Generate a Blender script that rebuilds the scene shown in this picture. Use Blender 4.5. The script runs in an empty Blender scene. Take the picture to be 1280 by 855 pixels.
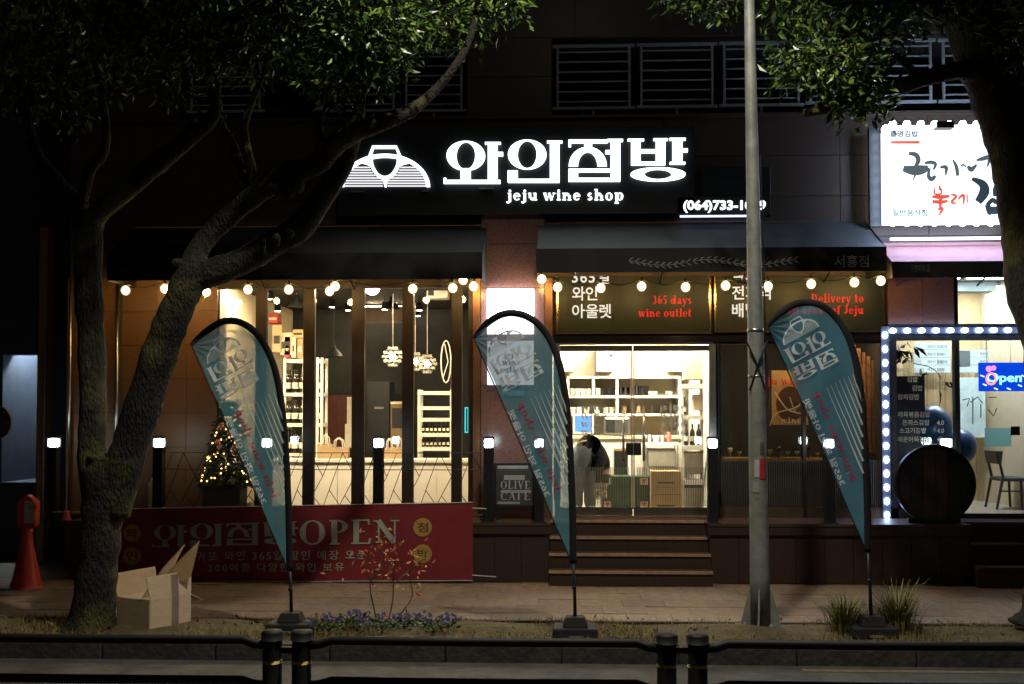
import bpy, math, random
from mathutils import Vector, Matrix
random.seed(7)
sc = bpy.context.scene
rad = math.radians
# ------------------------------------------------------------------ camera
W_PX, H_PX, F_PX = 1280, 855, 1400.0
YAW, PITCH, SHIFT_PX, CAM_H = rad(2.5), rad(1.9), 41.0, 2.0
cd = bpy.data.cameras.new('camera'); cam = bpy.data.objects.new('camera', cd)
sc.collection.objects.link(cam)
cam.location = (0, 0, CAM_H); cam.rotation_euler = (math.pi/2 + PITCH, 0, YAW)
cd.sensor_width = 36; cd.lens = 36*F_PX/W_PX; cd.shift_y = SHIFT_PX/W_PX
cd.clip_start = .05; cd.clip_end = 2000
sc.camera = cam
# ------------------------------------------------------------------ night sky, faint moon / city glow, exposure
world = bpy.data.worlds.new('World'); sc.world = world; world.use_nodes = True
wn = world.node_tree
bg = wn.nodes['Background']
sky = wn.nodes.new('ShaderNodeTexSky'); sky.sky_type = 'NISHITA'; sky.sun_disc = False
sky.sun_elevation = rad(38); sky.sun_rotation = rad(150)
wn.links.new(sky.outputs[0], bg.inputs[0]); bg.inputs[1].default_value = 0.0012
sd = bpy.data.lights.new('moon', 'SUN'); sd.energy = 0.03; sd.angle = rad(12); sd.color = (1, .95, .86)
so = bpy.data.objects.new('moon', sd); sc.collection.objects.link(so)
so.rotation_euler = (rad(52), 0, rad(30))
sc.view_settings.view_transform = 'Standard'; sc.view_settings.look = 'None'
sc.view_settings.exposure = 0; sc.view_settings.gamma = 1; sc.view_settings.use_curve_mapping = False
sc.render.engine = 'CYCLES'
cy = sc.cycles
cy.use_denoising = True; cy.max_bounces = 8; cy.diffuse_bounces = 3; cy.glossy_bounces = 3
cy.transparent_max_bounces = 24; cy.sample_clamp_indirect = 4; cy.caustics_reflective = False; cy.caustics_refractive = False
try: cy.use_light_tree = True
except Exception: pass

RM = Matrix.Rotation(YAW, 3, 'Z') @ Matrix.Rotation(math.pi/2 + PITCH, 3, 'X')
def P(px, py, Y):
    """photo pixel -> world point on the plane y = Y (survey helper)"""
    d = RM @ Vector(((px - 640)/F_PX, (427.5 - py + SHIFT_PX)/F_PX, -1))
    return Vector((0, 0, CAM_H)) + d*(Y/d.y)
def RX(px0, py0, px1, py1, Y):
    mx, my = (px0 + px1)/2, (py0 + py1)/2
    return P(px0, my, Y).x, P(px1, my, Y).x, P(mx, py1, Y).z, P(mx, py0, Y).z
def zof(px, py, Y): return P(px, py, Y).z
def xof(px, py, Y): return P(px, py, Y).x

# ------------------------------------------------------------------ materials
MATS = {}
def M(name, col=(.5, .5, .5), rough=.6, metal=0., var=.18, scale=6., bump=0., bscale=None, spec=.4, emit=None, es=0., col2=None, stretch=None, coat=0.):
    if name in MATS: return MATS[name]
    m = bpy.data.materials.new(name); m.use_nodes = True
    nt = m.node_tree; b = nt.nodes['Principled BSDF']; L = nt.links.new
    b.inputs['Roughness'].default_value = rough; b.inputs['Metallic'].default_value = metal
    b.inputs['Specular IOR Level'].default_value = spec
    if coat: b.inputs['Coat Weight'].default_value = coat
    tc = nt.nodes.new('ShaderNodeTexCoord'); src = tc.outputs['Object']
    if stretch:
        mp = nt.nodes.new('ShaderNodeMapping'); mp.inputs['Scale'].default_value = stretch
        L(src, mp.inputs['Vector']); src = mp.outputs[0]
    n = nt.nodes.new('ShaderNodeTexNoise'); n.inputs['Scale'].default_value = scale; n.inputs['Detail'].default_value = 6
    n.inputs['Roughness'].default_value = .65
    L(src, n.inputs['Vector'])
    rp = nt.nodes.new('ShaderNodeValToRGB')
    c2 = col2 or tuple(min(1, c*(1 + var)) for c in col)
    c1 = col if col2 else tuple(c*(1 - var) for c in col)
    rp.color_ramp.elements[0].position = .3; rp.color_ramp.elements[1].position = .7
    rp.color_ramp.elements[0].color = (*c1, 1); rp.color_ramp.elements[1].color = (*c2, 1)
    L(n.outputs['Fac'], rp.inputs[0]); L(rp.outputs[0], b.inputs['Base Color'])
    if bump:
        n2 = nt.nodes.new('ShaderNodeTexNoise'); n2.inputs['Scale'].default_value = bscale or scale*3; n2.inputs['Detail'].default_value = 5
        L(src, n2.inputs['Vector'])
        bp = nt.nodes.new('ShaderNodeBump'); bp.inputs['Strength'].default_value = bump; bp.inputs['Distance'].default_value = .02
        L(n2.outputs['Fac'], bp.inputs['Height']); L(bp.outputs[0], b.inputs['Normal'])
    if emit:
        b.inputs['Emission Color'].default_value = (*emit, 1); b.inputs['Emission Strength'].default_value = es
    MATS[name] = m
    return m
def EM(name, col, s): return M(name, tuple(.12*c for c in col), .5, emit=col, es=s)
def halo_mat(name, col, s, transp):
    m = bpy.data.materials.new(name); m.use_nodes = True; nt = m.node_tree; nt.nodes.clear(); L = nt.links.new
    o = nt.nodes.new('ShaderNodeOutputMaterial'); mx = nt.nodes.new('ShaderNodeMixShader'); t = nt.nodes.new('ShaderNodeBsdfTransparent'); e = nt.nodes.new('ShaderNodeEmission')
    e.inputs[0].default_value = (*col, 1); e.inputs[1].default_value = s; mx.inputs[0].default_value = transp
    L(e.outputs[0], mx.inputs[1]); L(t.outputs[0], mx.inputs[2]); L(mx.outputs[0], o.inputs[0])
    MATS[name] = m
    return m
def glass_mat(name, tint=(1, 1, 1), ior=1.45, rough=.01):
    if name in MATS: return MATS[name]
    m = bpy.data.materials.new(name); m.use_nodes = True; nt = m.node_tree; nt.nodes.clear(); L = nt.links.new
    o = nt.nodes.new('ShaderNodeOutputMaterial'); mx = nt.nodes.new('ShaderNodeMixShader')
    t = nt.nodes.new('ShaderNodeBsdfTransparent'); g = nt.nodes.new('ShaderNodeBsdfGlossy'); f = nt.nodes.new('ShaderNodeFresnel')
    t.inputs[0].default_value = (*tint, 1); g.inputs['Roughness'].default_value = rough; f.inputs[0].default_value = ior
    L(f.outputs[0], mx.inputs[0]); L(t.outputs[0], mx.inputs[1]); L(g.outputs[0], mx.inputs[2]); L(mx.outputs[0], o.inputs[0])
    MATS[name] = m
    return m
def fabric_mat(name, col, transp, trans):
    m = bpy.data.materials.new(name); m.use_nodes = True; nt = m.node_tree; nt.nodes.clear(); L = nt.links.new
    o = nt.nodes.new('ShaderNodeOutputMaterial')
    tc = nt.nodes.new('ShaderNodeTexCoord'); n = nt.nodes.new('ShaderNodeTexNoise'); n.inputs['Scale'].default_value = 3; n.inputs['Detail'].default_value = 4
    L(tc.outputs['Object'], n.inputs['Vector'])
    rp = nt.nodes.new('ShaderNodeValToRGB')
    rp.color_ramp.elements[0].color = (*[c*.85 for c in col], 1); rp.color_ramp.elements[1].color = (*[c*1.15 for c in col], 1)
    L(n.outputs['Fac'], rp.inputs[0])
    d = nt.nodes.new('ShaderNodeBsdfDiffuse'); t = nt.nodes.new('ShaderNodeBsdfTranslucent'); tp = nt.nodes.new('ShaderNodeBsdfTransparent')
    L(rp.outputs[0], d.inputs[0]); L(rp.outputs[0], t.inputs[0])
    a = nt.nodes.new('ShaderNodeMixShader'); a.inputs[0].default_value = trans
    L(d.outputs[0], a.inputs[1]); L(t.outputs[0], a.inputs[2])
    b = nt.nodes.new('ShaderNodeMixShader'); b.inputs[0].default_value = transp
    L(a.outputs[0], b.inputs[1]); L(tp.outputs[0], b.inputs[2]); L(b.outputs[0], o.inputs[0])
    MATS[name] = m
    return m
def granite_mat(name, c1, c2, rough=.35):
    m = M(name, c1, rough, col2=c2, scale=55, spec=.4)
    return m

# ------------------------------------------------------------------ mesh builder
COL = sc.collection
class MB:
    def __init__(s): s.v = []; s.f = []; s.m = []
    def add(s, vs, fs, mi=0):
        o = len(s.v); s.v += [tuple(v) for v in vs]
        for f in fs: s.f.append(tuple(i + o for i in f)); s.m.append(mi)
        return s
    def box(s, x0, x1, y0, y1, z0, z1, mi=0):
        return s.hexa([(x0, y0, z0), (x1, y0, z0), (x1, y1, z0), (x0, y1, z0), (x0, y0, z1), (x1, y0, z1), (x1, y1, z1), (x0, y1, z1)], mi)
    def hexa(s, p, mi=0):
        return s.add(p, [(3, 2, 1, 0), (4, 5, 6, 7), (0, 1, 5, 4), (1, 2, 6, 5), (2, 3, 7, 6), (3, 0, 4, 7)], mi)
    def obox(s, c, sx, sy, sz, rz=0, rx=0, mi=0):
        R = Matrix.Rotation(rz, 3, 'Z') @ Matrix.Rotation(rx, 3, 'X'); c = Vector(c)
        p = [c + R @ Vector((a*sx/2, b*sy/2, d*sz/2)) for d in (-1, 1) for a, b in ((-1, -1), (1, -1), (1, 1), (-1, 1))]
        return s.hexa(p, mi)
    def tube(s, pts, radii, n=8, mi=0, lump=0., flat=1.):
        pts = [Vector(p) for p in pts]
        if not hasattr(radii, '__len__'): radii = [radii]*len(pts)
        up = None; vs = []; fs = []; rg = [random.uniform(-lump, lump)*1.3 for _ in range(n)] if lump else None
        for i, p in enumerate(pts):
            if lump and i: rg = [g*.86 + random.uniform(-lump, lump)*.4 for g in rg]
            t = (pts[min(i + 1, len(pts) - 1)] - pts[max(i - 1, 0)]).normalized()
            if up is None:
                up = Vector((0, 1, 0)) if abs(t.y) < .9 else Vector((1, 0, 0))
            a = (up - t*up.dot(t)).normalized(); b = t.cross(a); up = a
            for k in range(n):
                an = 2*math.pi*k/n; r = radii[i]*(1 + (rg[k] + random.uniform(-lump, lump)*.5 if lump else 0))
                vs.append(p + a*math.cos(an)*r*flat + b*math.sin(an)*r)
        for i in range(len(pts) - 1):
            for k in range(n):
                k2 = (k + 1) % n
                fs.append((i*n + k, i*n + k2, (i + 1)*n + k2, (i + 1)*n + k))
        fs.append(tuple(range(n - 1, -1, -1))); fs.append(tuple((len(pts) - 1)*n + k for k in range(n)))
        return s.add(vs, fs, mi)
    def lathe(s, prof, c, n=16, axis='Z', mi=0):
        vs = []; fs = []; c = Vector(c)
        for r, h in prof:
            for k in range(n):
                a = 2*math.pi*k/n; x, y = r*math.cos(a), r*math.sin(a)
                vs.append(c + (Vector((x, y, h)) if axis == 'Z' else Vector((x, h, y)) if axis == 'Y' else Vector((h, x, y))))
        m = len(prof)
        for i in range(m - 1):
            for k in range(n):
                k2 = (k + 1) % n; q = (i*n + k, i*n + k2, (i + 1)*n + k2, (i + 1)*n + k)
                fs.append(q if axis != 'Y' else q[::-1])
        fs.append(tuple(range(n))); fs.append(tuple((m - 1)*n + k for k in range(n)))
        return s.add(vs, fs, mi)
    def ball(s, c, r, n=10, m=6, sx=1, sz=1, mi=0):
        return s.lathe([(max(1e-4, r*sx*math.sin(math.pi*i/m)), -r*sz*math.cos(math.pi*i/m)) for i in range(m + 1)], c, n, mi=mi)
    def prism(s, pts, y0, y1, mi=0):
        n = len(pts); vs = [(x, y0, z) for x, z in pts] + [(x, y1, z) for x, z in pts]
        fs = [tuple(range(n)), tuple(range(2*n - 1, n - 1, -1))] + [(i + n, (i + 1) % n + n, (i + 1) % n, i) for i in range(n)]
        return s.add(vs, fs, mi)
    def grid(s, fn, nu, nv, mi=0):
        vs = [fn(i/nu, j/nv) for j in range(nv + 1) for i in range(nu + 1)]
        fs = [(j*(nu + 1) + i, j*(nu + 1) + i + 1, (j + 1)*(nu + 1) + i + 1, (j + 1)*(nu + 1) + i) for j in range(nv) for i in range(nu)]
        return s.add(vs, fs, mi)
    def build(s, name, mat, parent=None, smooth=False, bevel=0., origin=None):
        org = Vector(origin) if origin is not None else (root_loc(parent) if parent else Vector((0, 0, 0)))
        me = bpy.data.meshes.new(name)
        me.from_pydata([(x - org.x, y - org.y, z - org.z) for x, y, z in s.v], [], s.f)
        ms = mat if isinstance(mat, (list, tuple)) else [mat]
        for q in ms: me.materials.append(q)
        if len(ms) > 1: me.polygons.foreach_set('material_index', s.m)
        if smooth: me.polygons.foreach_set('use_smooth', [True]*len(me.polygons))
        me.update()
        o = bpy.data.objects.new(name, me); COL.objects.link(o)
        if parent: o.parent = parent
        o.location = org - (root_loc(parent) if parent else Vector((0, 0, 0)))
        if bevel:
            bm = o.modifiers.new('bevel', 'BEVEL'); bm.width = bevel; bm.segments = 2; bm.limit_method = 'ANGLE'
        return o
def root_loc(o):
    l = Vector((0, 0, 0))
    while o: l += o.location; o = o.parent
    return l
def tag(o, label=None, cat=None, group=None, kind=None):
    if label: o['label'] = label
    if cat: o['category'] = cat
    if group: o['group'] = group
    if kind: o['kind'] = kind
    return o
def thing(name, label, cat, loc, group=None):
    o = bpy.data.objects.new(name, None); COL.objects.link(o); o.location = loc; o.empty_display_size = .1
    return tag(o, label, cat, group)
def copy_tree(o, loc, label=None, parent=None):
    c = o.copy(); COL.objects.link(c); c.parent = parent
    if loc is not None: c.location = loc
    if label: c['label'] = label
    for ch in list(o.children): copy_tree(ch, None, None, c)
    return c
def single(mb, name, mat, loc, label, cat, group=None, smooth=False, bevel=0.):
    return tag(mb.build(name, mat, None, smooth, bevel, origin=loc), label, cat, group)
def spline(pts, k=5):
    """Catmull-Rom through tuples"""
    out = []; n = len(pts)
    for i in range(n - 1):
        p0, p1, p2, p3 = pts[max(i - 1, 0)], pts[i], pts[i + 1], pts[min(i + 2, n - 1)]
        for j in range(k):
            t = j/k
            out.append(tuple(.5*(2*b + (c - a)*t + (2*a - 5*b + 4*c - d)*t*t + (3*b - a - 3*c + d)*t**3) for a, b, c, d in zip(p0, p1, p2, p3)))
    out.append(tuple(pts[-1]))
    return out

# ------------------------------------------------------------------ flat art: lettering and emblems
class Art:
    def __init__(s): s.v = []; s.f = []; s.k = 0
    def strip(s, A, B, closed=False):
        o = len(s.v); n = len(A); s.k += 1
        for a, b in zip(A, B): s.v.append((a[0], a[1], s.k)); s.v.append((b[0], b[1], s.k))
        for i in range(n if closed else n - 1):
            j = (i + 1) % n; s.f.append((o + 2*i, o + 2*i + 1, o + 2*j + 1, o + 2*j))
        return s
    def rect(s, x0, y0, x1, y1): return s.strip([(x0, y0), (x1, y0)], [(x0, y1), (x1, y1)])
    def ring(s, cx, cy, rx, ry, ix, iy, a0=0, a1=360, n=36):
        T = [rad(a0 + (a1 - a0)*i/n) for i in range(n + (a1 - a0 != 360))]
        return s.strip([(cx + rx*math.cos(t), cy + ry*math.sin(t)) for t in T], [(cx + ix*math.cos(t), cy + iy*math.sin(t)) for t in T], a1 - a0 == 360)
    def disc(s, cx, cy, r, n=28):
        s.k += 1; o = len(s.v); s.v += [(cx + r*math.cos(2*math.pi*i/n), cy + r*math.sin(2*math.pi*i/n), s.k) for i in range(n)]
        s.f.append(tuple(range(o, o + n))); return s
    def line(s, pts, w):
        n = len(pts)
        if not hasattr(w, '__len__'): w = [w]*n
        A = []; B = []
        for i in range(n):
            a = pts[max(i - 1, 0)]; b = pts[min(i + 1, n - 1)]; dx, dy = b[0] - a[0], b[1] - a[1]; l = math.hypot(dx, dy) or 1
            nx, ny = -dy/l*w[i]/2, dx/l*w[i]/2
            A.append((pts[i][0] + nx, pts[i][1] + ny)); B.append((pts[i][0] - nx, pts[i][1] - ny))
        return s.strip(A, B)
    def text(s, body, x, y, size, bold=0., align='LEFT', space=1., wx=1.):
        c = bpy.data.curves.new('lettering', 'FONT'); c.body = body; c.offset = bold; c.space_character = space; c.resolution_u = 3
        o = bpy.data.objects.new('lettering', c)
        me = bpy.data.meshes.new_from_object(o)
        bpy.data.objects.remove(o); bpy.data.curves.remove(c)
        s.k += 1; q = len(s.v)
        xs = [v.co.x for v in me.vertices]; lo, hi = (min(xs), max(xs)) if xs else (0, 0)
        ox = {'LEFT': lo, 'CENTER': (lo + hi)/2, 'RIGHT': hi}[align]
        s.v += [(x + (v.co.x - ox)*size*wx, y + v.co.y*size, s.k) for v in me.vertices]
        s.f += [tuple(i + q for i in p.vertices) for p in me.polygons]
        bpy.data.meshes.remove(me)
        return s
    def fit(s, x0, y0, x1, y1):
        xs = [v[0] for v in s.v]; ys = [v[1] for v in s.v]; a, b, c, d = min(xs), max(xs), min(ys), max(ys)
        s.v = [(x0 + (v[0] - a)/(b - a)*(x1 - x0), y0 + (v[1] - c)/(d - c)*(y1 - y0), v[2]) for v in s.v]; return s
    def xf(s, fn):
        s.v = [(*fn(v[0], v[1]), v[2]) for v in s.v]; return s
    def join(s, a):
        o = len(s.v); s.v += [(v[0], v[1], v[2] + s.k) for v in a.v]; s.f += [tuple(i + o for i in f) for f in a.f]; s.k += a.k; return s
    def mesh(s, fn, depth=0., eps=.0003):
        """fn(x, y, out) -> world point; out = distance towards the viewer"""
        mb = MB(); V = [fn(v[0], v[1], depth + eps*v[2]) for v in s.v]
        F = []
        for f in s.f:
            o3 = [V[i] for i in f]
            n = Vector((0, 0, 0))
            for i in range(1, len(o3) - 1): n += (o3[i] - o3[0]).cross(o3[i + 1] - o3[0])
            F.append(f if n.y < 0 else f[::-1])
        mb.add(V, F)
        if depth:
            cnt = {}
            for f in F:
                for i in range(len(f)):
                    a, b = f[i], f[(i + 1) % len(f)]; cnt[(a, b)] = 1
            N = len(V); Bk = [fn(v[0], v[1], 0) for v in s.v]; vs = []; fs = []
            for (a, b) in cnt:
                if (b, a) not in cnt:
                    o = len(vs); vs += [V[b], V[a], Bk[a], Bk[b]]; fs.append((o, o + 1, o + 2, o + 3))
            mb.add(vs, fs)
        return mb
# high contrast serif alphabet: stem I, line L, arc A, hairline serif T, dot D   (cap height 1)
ST, TH = .19, .06
def _g(adv, *p): return adv, p
GL = {
 'a': _g(.68, ('A', .25, .2, .2, .2, 0, 360), ('I', .47, .02, .46), ('A', .3, .45, .18, .2, 0, 160), ('T', .47, .64, 0)),
 'd': _g(.76, ('A', .28, .33, .25, .33, 0, 360), ('I', .54, 0, 1), ('T', .38, .54, .94), ('T', .54, .72, 0)),
 'e': _g(.64, ('A', .31, .33, .27, .33, 5, 320), ('T', .08, .55, .33)),
 'f': _g(.48, ('I', .22, 0, .82), ('A', .37, .8, .16, .18, 30, 180), ('T', .04, .44, .6), ('T', .06, .4, 0)),
 'h': _g(.76, ('I', .17, 0, 1), ('A', .37, .4, .21, .26, 0, 180), ('I', .57, 0, .42), ('T', .02, .32, 0), ('T', .43, .72, 0), ('T', .02, .17, .94)),
 'i': _g(.38, ('I', .19, 0, .66), ('T', .03, .35, 0), ('T', .05, .19, .6), ('D', .19, .86, .1)),
 'j': _g(.38, ('I', .21, -.16, .66), ('A', .07, -.14, .14, .14, 180, 360), ('T', .05, .2, .6), ('D', .21, .86, .1)),
 'l': _g(.38, ('I', .19, 0, 1), ('T', .03, .35, 0), ('T', .05, .19, .94)),
 'n': _g(.76, ('I', .17, 0, .66), ('A', .37, .4, .21, .26, 0, 180), ('I', .57, 0, .42), ('T', .02, .32, 0), ('T', .43, .72, 0), ('T', .02, .17, .6)),
 'o': _g(.66, ('A', .32, .33, .28, .34, 0, 360)),
 'p': _g(.76, ('I', .18, -.3, .66), ('A', .43, .33, .26, .34, 0, 360), ('T', .03, .34, -.3), ('T', .02, .18, .6)),
 'r': _g(.54, ('I', .17, 0, .66), ('A', .37, .42, .17, .22, 20, 170), ('T', .02, .34, 0), ('T', .02, .17, .6)),
 's': _g(.52, ('A', .25, .49, .17, .17, 30, 270), ('A', .25, .17, .19, .17, -150, 90)),
 't': _g(.46, ('I', .19, .08, .9), ('A', .31, .1, .13, .1, 180, 330), ('T', .02, .42, .6)),
 'u': _g(.76, ('I', .17, .22, .66), ('A', .36, .22, .2, .22, 180, 360), ('I', .56, 0, .66), ('T', .02, .17, .6), ('T', .42, .56, .6), ('T', .56, .72, 0)),
 'v': _g(.64, ('L', .1, .66, .33, 0, ST), ('L', .33, 0, .54, .66, TH), ('T', 0, .24, .6), ('T', .42, .64, .6)),
 'w': _g(.94, ('L', .1, .66, .29, 0, ST), ('L', .29, 0, .46, .66, TH), ('L', .45, .66, .65, 0, ST), ('L', .65, 0, .84, .66, TH), ('T', 0, .24, .6), ('T', .72, .94, .6)),
 'y': _g(.64, ('L', .1, .66, .33, 0, ST), ('L', .54, .66, .2, -.3, TH), ('T', 0, .24, .6), ('T', .42, .64, .6), ('D', .15, -.24, .09)),
 'D': _g(.84, ('I', .18, 0, 1), ('A', .24, .5, .5, .5, -90, 90), ('T', .02, .28, 0), ('T', .02, .28, .94)),
 'J': _g(.58, ('I', .36, .2, 1), ('A', .21, .2, .15, .2, 180, 360), ('T', .2, .54, .94)),
 'O': _g(.9, ('A', .44, .5, .4, .51, 0, 360)),
 'P': _g(.72, ('I', .19, 0, 1), ('A', .26, .73, .36, .27, -90, 90), ('T', .03, .37, 0), ('T', .03, .3, .94)),
 'E': _g(.74, ('I', .19, 0, 1), ('T', .03, .64, 0), ('T', .03, .62, .94), ('T', .19, .48, .48), ('L', .62, 0, .65, .24, .07), ('L', .6, 1, .62, .78, .07)),
 'N': _g(.9, ('L', .18, 0, .18, 1, TH), ('L', .16, 1, .7, 0, ST), ('L', .72, 0, .72, 1, TH), ('T', .03, .33, 0), ('T', 0, .2, .94), ('T', .57, .87, .94)),
 'L': _g(.68, ('I', .19, 0, 1), ('T', .03, .6, 0), ('T', .03, .36, .94), ('L', .58, 0, .6, .28, .07)),
 'I': _g(.42, ('I', .2, 0, 1), ('T', .03, .37, 0), ('T', .03, .37, .94)),
 'V': _g(.8, ('L', .12, 1, .4, 0, ST), ('L', .4, 0, .66, 1, TH), ('T', 0, .28, .94), ('T', .52, .8, .94)),
 'C': _g(.8, ('A', .44, .5, .4, .51, 45, 315), ('L', .7, .68, .7, .98, .07)),
 'A': _g(.88, ('L', .12, 0, .42, 1, TH), ('L', .4, 1, .7, 0, ST), ('T', .2, .56, .32), ('T', 0, .24, 0), ('T', .56, .88, 0)),
 'F': _g(.68, ('I', .19, 0, 1), ('T', .03, .38, 0), ('T', .03, .62, .94), ('T', .19, .47, .48), ('L', .6, 1, .62, .78, .07)),
 '3': _g(.6, ('A', .27, .75, .2, .24, -80, 150), ('A', .27, .28, .24, .28, -150, 85)),
 '6': _g(.64, ('A', .32, .3, .26, .3, 0, 360), ('A', .42, .36, .36, .62, 95, 180)),
 '5': _g(.6, ('A', .27, .3, .25, .3, -145, 120), ('L', .12, .55, .14, 1, TH), ('L', .14, .94, .5, .94, .13)),
}
def serif(body, space=.04):
    """returns an Art with cap height 1, starting at x = 0"""
    A = Art(); x = 0
    for ch in body:
        if ch == ' ': x += .36; continue
        adv, ps = GL[ch]
        for p in ps:
            if p[0] == 'I': A.rect(x + p[1] - ST/2, p[2], x + p[1] + ST/2, p[3])
            elif p[0] == 'T': A.rect(x + p[1], p[3], x + p[2], p[3] + .06)
            elif p[0] == 'L': A.line([(x + p[1], p[2]), (x + p[3], p[4])], p[5])
            elif p[0] == 'D': A.disc(x + p[1], p[2], p[3], 12)
            else:
                _, cx, cy_, rx, ry, a0, a1 = p; n = max(8, int(abs(a1 - a0)/15))
                T = [rad(a0 + (a1 - a0)*i/n) for i in range(n + 1)]
                w = [TH + (ST - TH)*abs(math.cos(t))**1.3 for t in T]
                A.strip([(x + cx + rx*math.cos(t), cy_ + ry*math.sin(t)) for t in T],
                        [(x + cx + (rx - k)*math.cos(t), cy_ + (ry - min(k, TH*1.2))*math.sin(t)) for t, k in zip(T, w)])
        x += adv + space
    return A
def syllables():
    """the four syllables of the shop name, in sign units (x right, y down)"""
    o = []
    a = Art(); a.ring(165, 118, 93, 71, 46, 67).rect(140, 180, 188, 240).rect(60, 236, 332, 252).rect(58, 226, 70, 252).rect(272, 54, 318, 240).rect(258, 53, 334, 62).rect(316, 101, 345, 119); o.append(a)
    a = Art(); a.ring(462, 112, 93, 71, 46, 67).rect(572, 47, 618, 242).rect(558, 46, 632, 56).rect(368, 190, 416, 245).rect(370, 231, 618, 247); o.append(a)
    a = Art(); a.rect(662, 41, 850, 56).rect(662, 41, 674, 74).rect(738, 52, 776, 90).ring(755, 168, 92, 92, 47, 68, 180, 360, 20).rect(866, 40, 912, 236).rect(850, 38, 925, 49).rect(840, 92, 868, 108).rect(662, 182, 708, 242).rect(662, 182, 868, 196).rect(662, 226, 912, 242); o.append(a)
    a = Art(); a.rect(965, 38, 1010, 163).rect(948, 37, 1027, 46).rect(1085, 36, 1130, 162).rect(1073, 35, 1142, 44).rect(1008, 88, 1088, 104).rect(965, 148, 1130, 163).rect(1165, 34, 1212, 158).rect(1150, 33, 1228, 43).rect(1152, 149, 1226, 159).rect(1210, 84, 1238, 100).ring(1095, 208, 133, 33, 66, 24); o.append(a)
    return o
def emblem():
    """dome with a glass inside, in emblem units (x 60..1205, y down 130..655)"""
    a = Art(); T = [rad(180 + 180*i/40) for i in range(41)]
    a.strip([(632 + 573*math.cos(t), 655 + 420*math.sin(t)) for t in T], [(632 + 525*math.cos(t), 655 + 375*math.sin(t)) for t in T])
    a.line([(430, 290), (478, 148), (775, 148), (828, 285)], 38)
    U = [(450, 280), (462, 380), (525, 490), (580, 528), (632, 540), (690, 525), (745, 480), (796, 380), (808, 275)]
    a.line([p[:2] for p in spline(U, 4)], 40)
    a.strip([(585, 545), (612, 590), (628, 658)], [(680, 545), (656, 590), (646, 658)])
    for s in (-1, 1):
        a.strip([(632 + s*190, 280), (632 + s*215, 300), (632 + s*330, 345)], [(632 + s*172, 330), (632 + s*180, 390), (632 + s*230, 370)])
    return a
def emblem_lines():
    a = Art()
    for i in range(8):
        y = 405 + i*34
        xo = 540*math.sqrt(max(0, 1 - ((655 - y)/395)**2)); q = (y - 270)/280
        xi = 185*math.sqrt(max(0, 1 - q*q)) + 24 if q < 1 else 24
        w = 13
        a.rect(632 - xo, y - w/2, 632 - xi - 8, y + w/2); a.rect(632 + xi + 8, y - w/2, 632 + xo, y + w/2)
    return a

# ================================================================== MATERIAL SET
m_asph = M('asphalt', (.066, .065, .062), .85, var=.4, scale=3, bump=.5, bscale=120)
m_line = M('road_paint', (.13, .11, .065), .7, var=.4, scale=20)
m_kerb = M('kerb_stone', (.05, .047, .043), .85, var=.5, scale=6, bump=.5)
m_pave = [M('paver_%s' % k, c, .75, var=.28, scale=9, bump=.25, bscale=60) for k, c in (('tan', (.2, .145, .1)), ('brown', (.17, .122, .085)), ('grey', (.185, .145, .112)))]
m_bed = M('paver_joint', (.1, .08, .06), .9)
m_soil = M('soil', (.05, .037, .024), .95, col2=(.12, .095, .04), scale=5, bump=.8, bscale=25)
m_granite = granite_mat('granite_brown', (.046, .031, .024), (.085, .059, .045))
m_granite2 = granite_mat('granite_polished', (.10, .05, .042), (.19, .105, .09), .22)
m_wall = M('wall_dark', (.05, .042, .036), .8)  # plain dark colour of the backing wall
m_tilewall = M('tile_brown', (.16, .082, .036), .45, var=.2, scale=14, bump=.1, stretch=(1, 1, 6))
m_darkmetal = M('dark_metal', (.02, .018, .018), .4, metal=.3)
m_wood = M('dark_wood', (.03, .017, .013), .55, col2=(.05, .029, .021), scale=5, bump=.2, stretch=(14, 14, .8))
m_woodh = M('deck_wood', (.045, .025, .018), .5, col2=(.07, .04, .028), scale=5, bump=.2, stretch=(.8, 14, 14))
m_mull = M('mullion_wood', (.016, .009, .0065), .5, col2=(.028, .016, .011), scale=4, stretch=(12, 12, .6))
m_steel = M('steel', (.55, .53, .5), .3, metal=1., var=.12, scale=20)
m_galv = M('galvanised', (.27, .285, .275), .55, metal=.25, var=.3, scale=7, bump=.12, bscale=40)
m_black = M('black_paint', (.012, .012, .013), .45, var=.3)
m_blackm = M('black_matt', (.012, .012, .014), .8, var=.3)
m_white = M('white_paint', (.75, .72, .66), .6, var=.05)
m_cream = M('cream_panel', (.62, .54, .38), .6, var=.08, scale=3)
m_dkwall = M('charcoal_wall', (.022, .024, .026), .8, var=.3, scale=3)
m_glass = glass_mat('window_glass')
m_dglass = glass_mat('tinted_glass', (.62, .62, .62), 1.55)
m_kraft = M('kraft', (.36, .25, .14), .8, var=.12, scale=10)
m_card = M('cardboard', (.6, .47, .32), .85, var=.1, scale=7, bump=.1, stretch=(1, 1, 8))
m_cardin = M('cardboard_inside', (.42, .31, .19), .9, var=.12, scale=8)
m_tape = M('parcel_tape', (.26, .19, .15), .4)
m_redban = M('banner_red', (.2, .022, .03), .6, var=.15, scale=2.5, bump=.12, bscale=4)
m_banprint = M('banner_print', (.36, .4, .35), .6, var=.1)
m_bangold = M('banner_gold', (.42, .26, .06), .6)
m_awn = M('awning_cloth', (.008, .008, .009), .75, var=.25, scale=3, bump=.2, bscale=6)
m_awnrib = M('awning_valance', (.007, .0065, .0065), .8, var=.2)
m_print = M('print_grey', (.32, .32, .3), .7)
m_signbk = M('sign_panel_black', (.006, .007, .009), .5, var=.3)
m_green = M('sign_green', (.013, .019, .011), .45, var=.12)
m_ltwhite = EM('lit_letter', (.9, .96, 1), 2.8)
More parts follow.
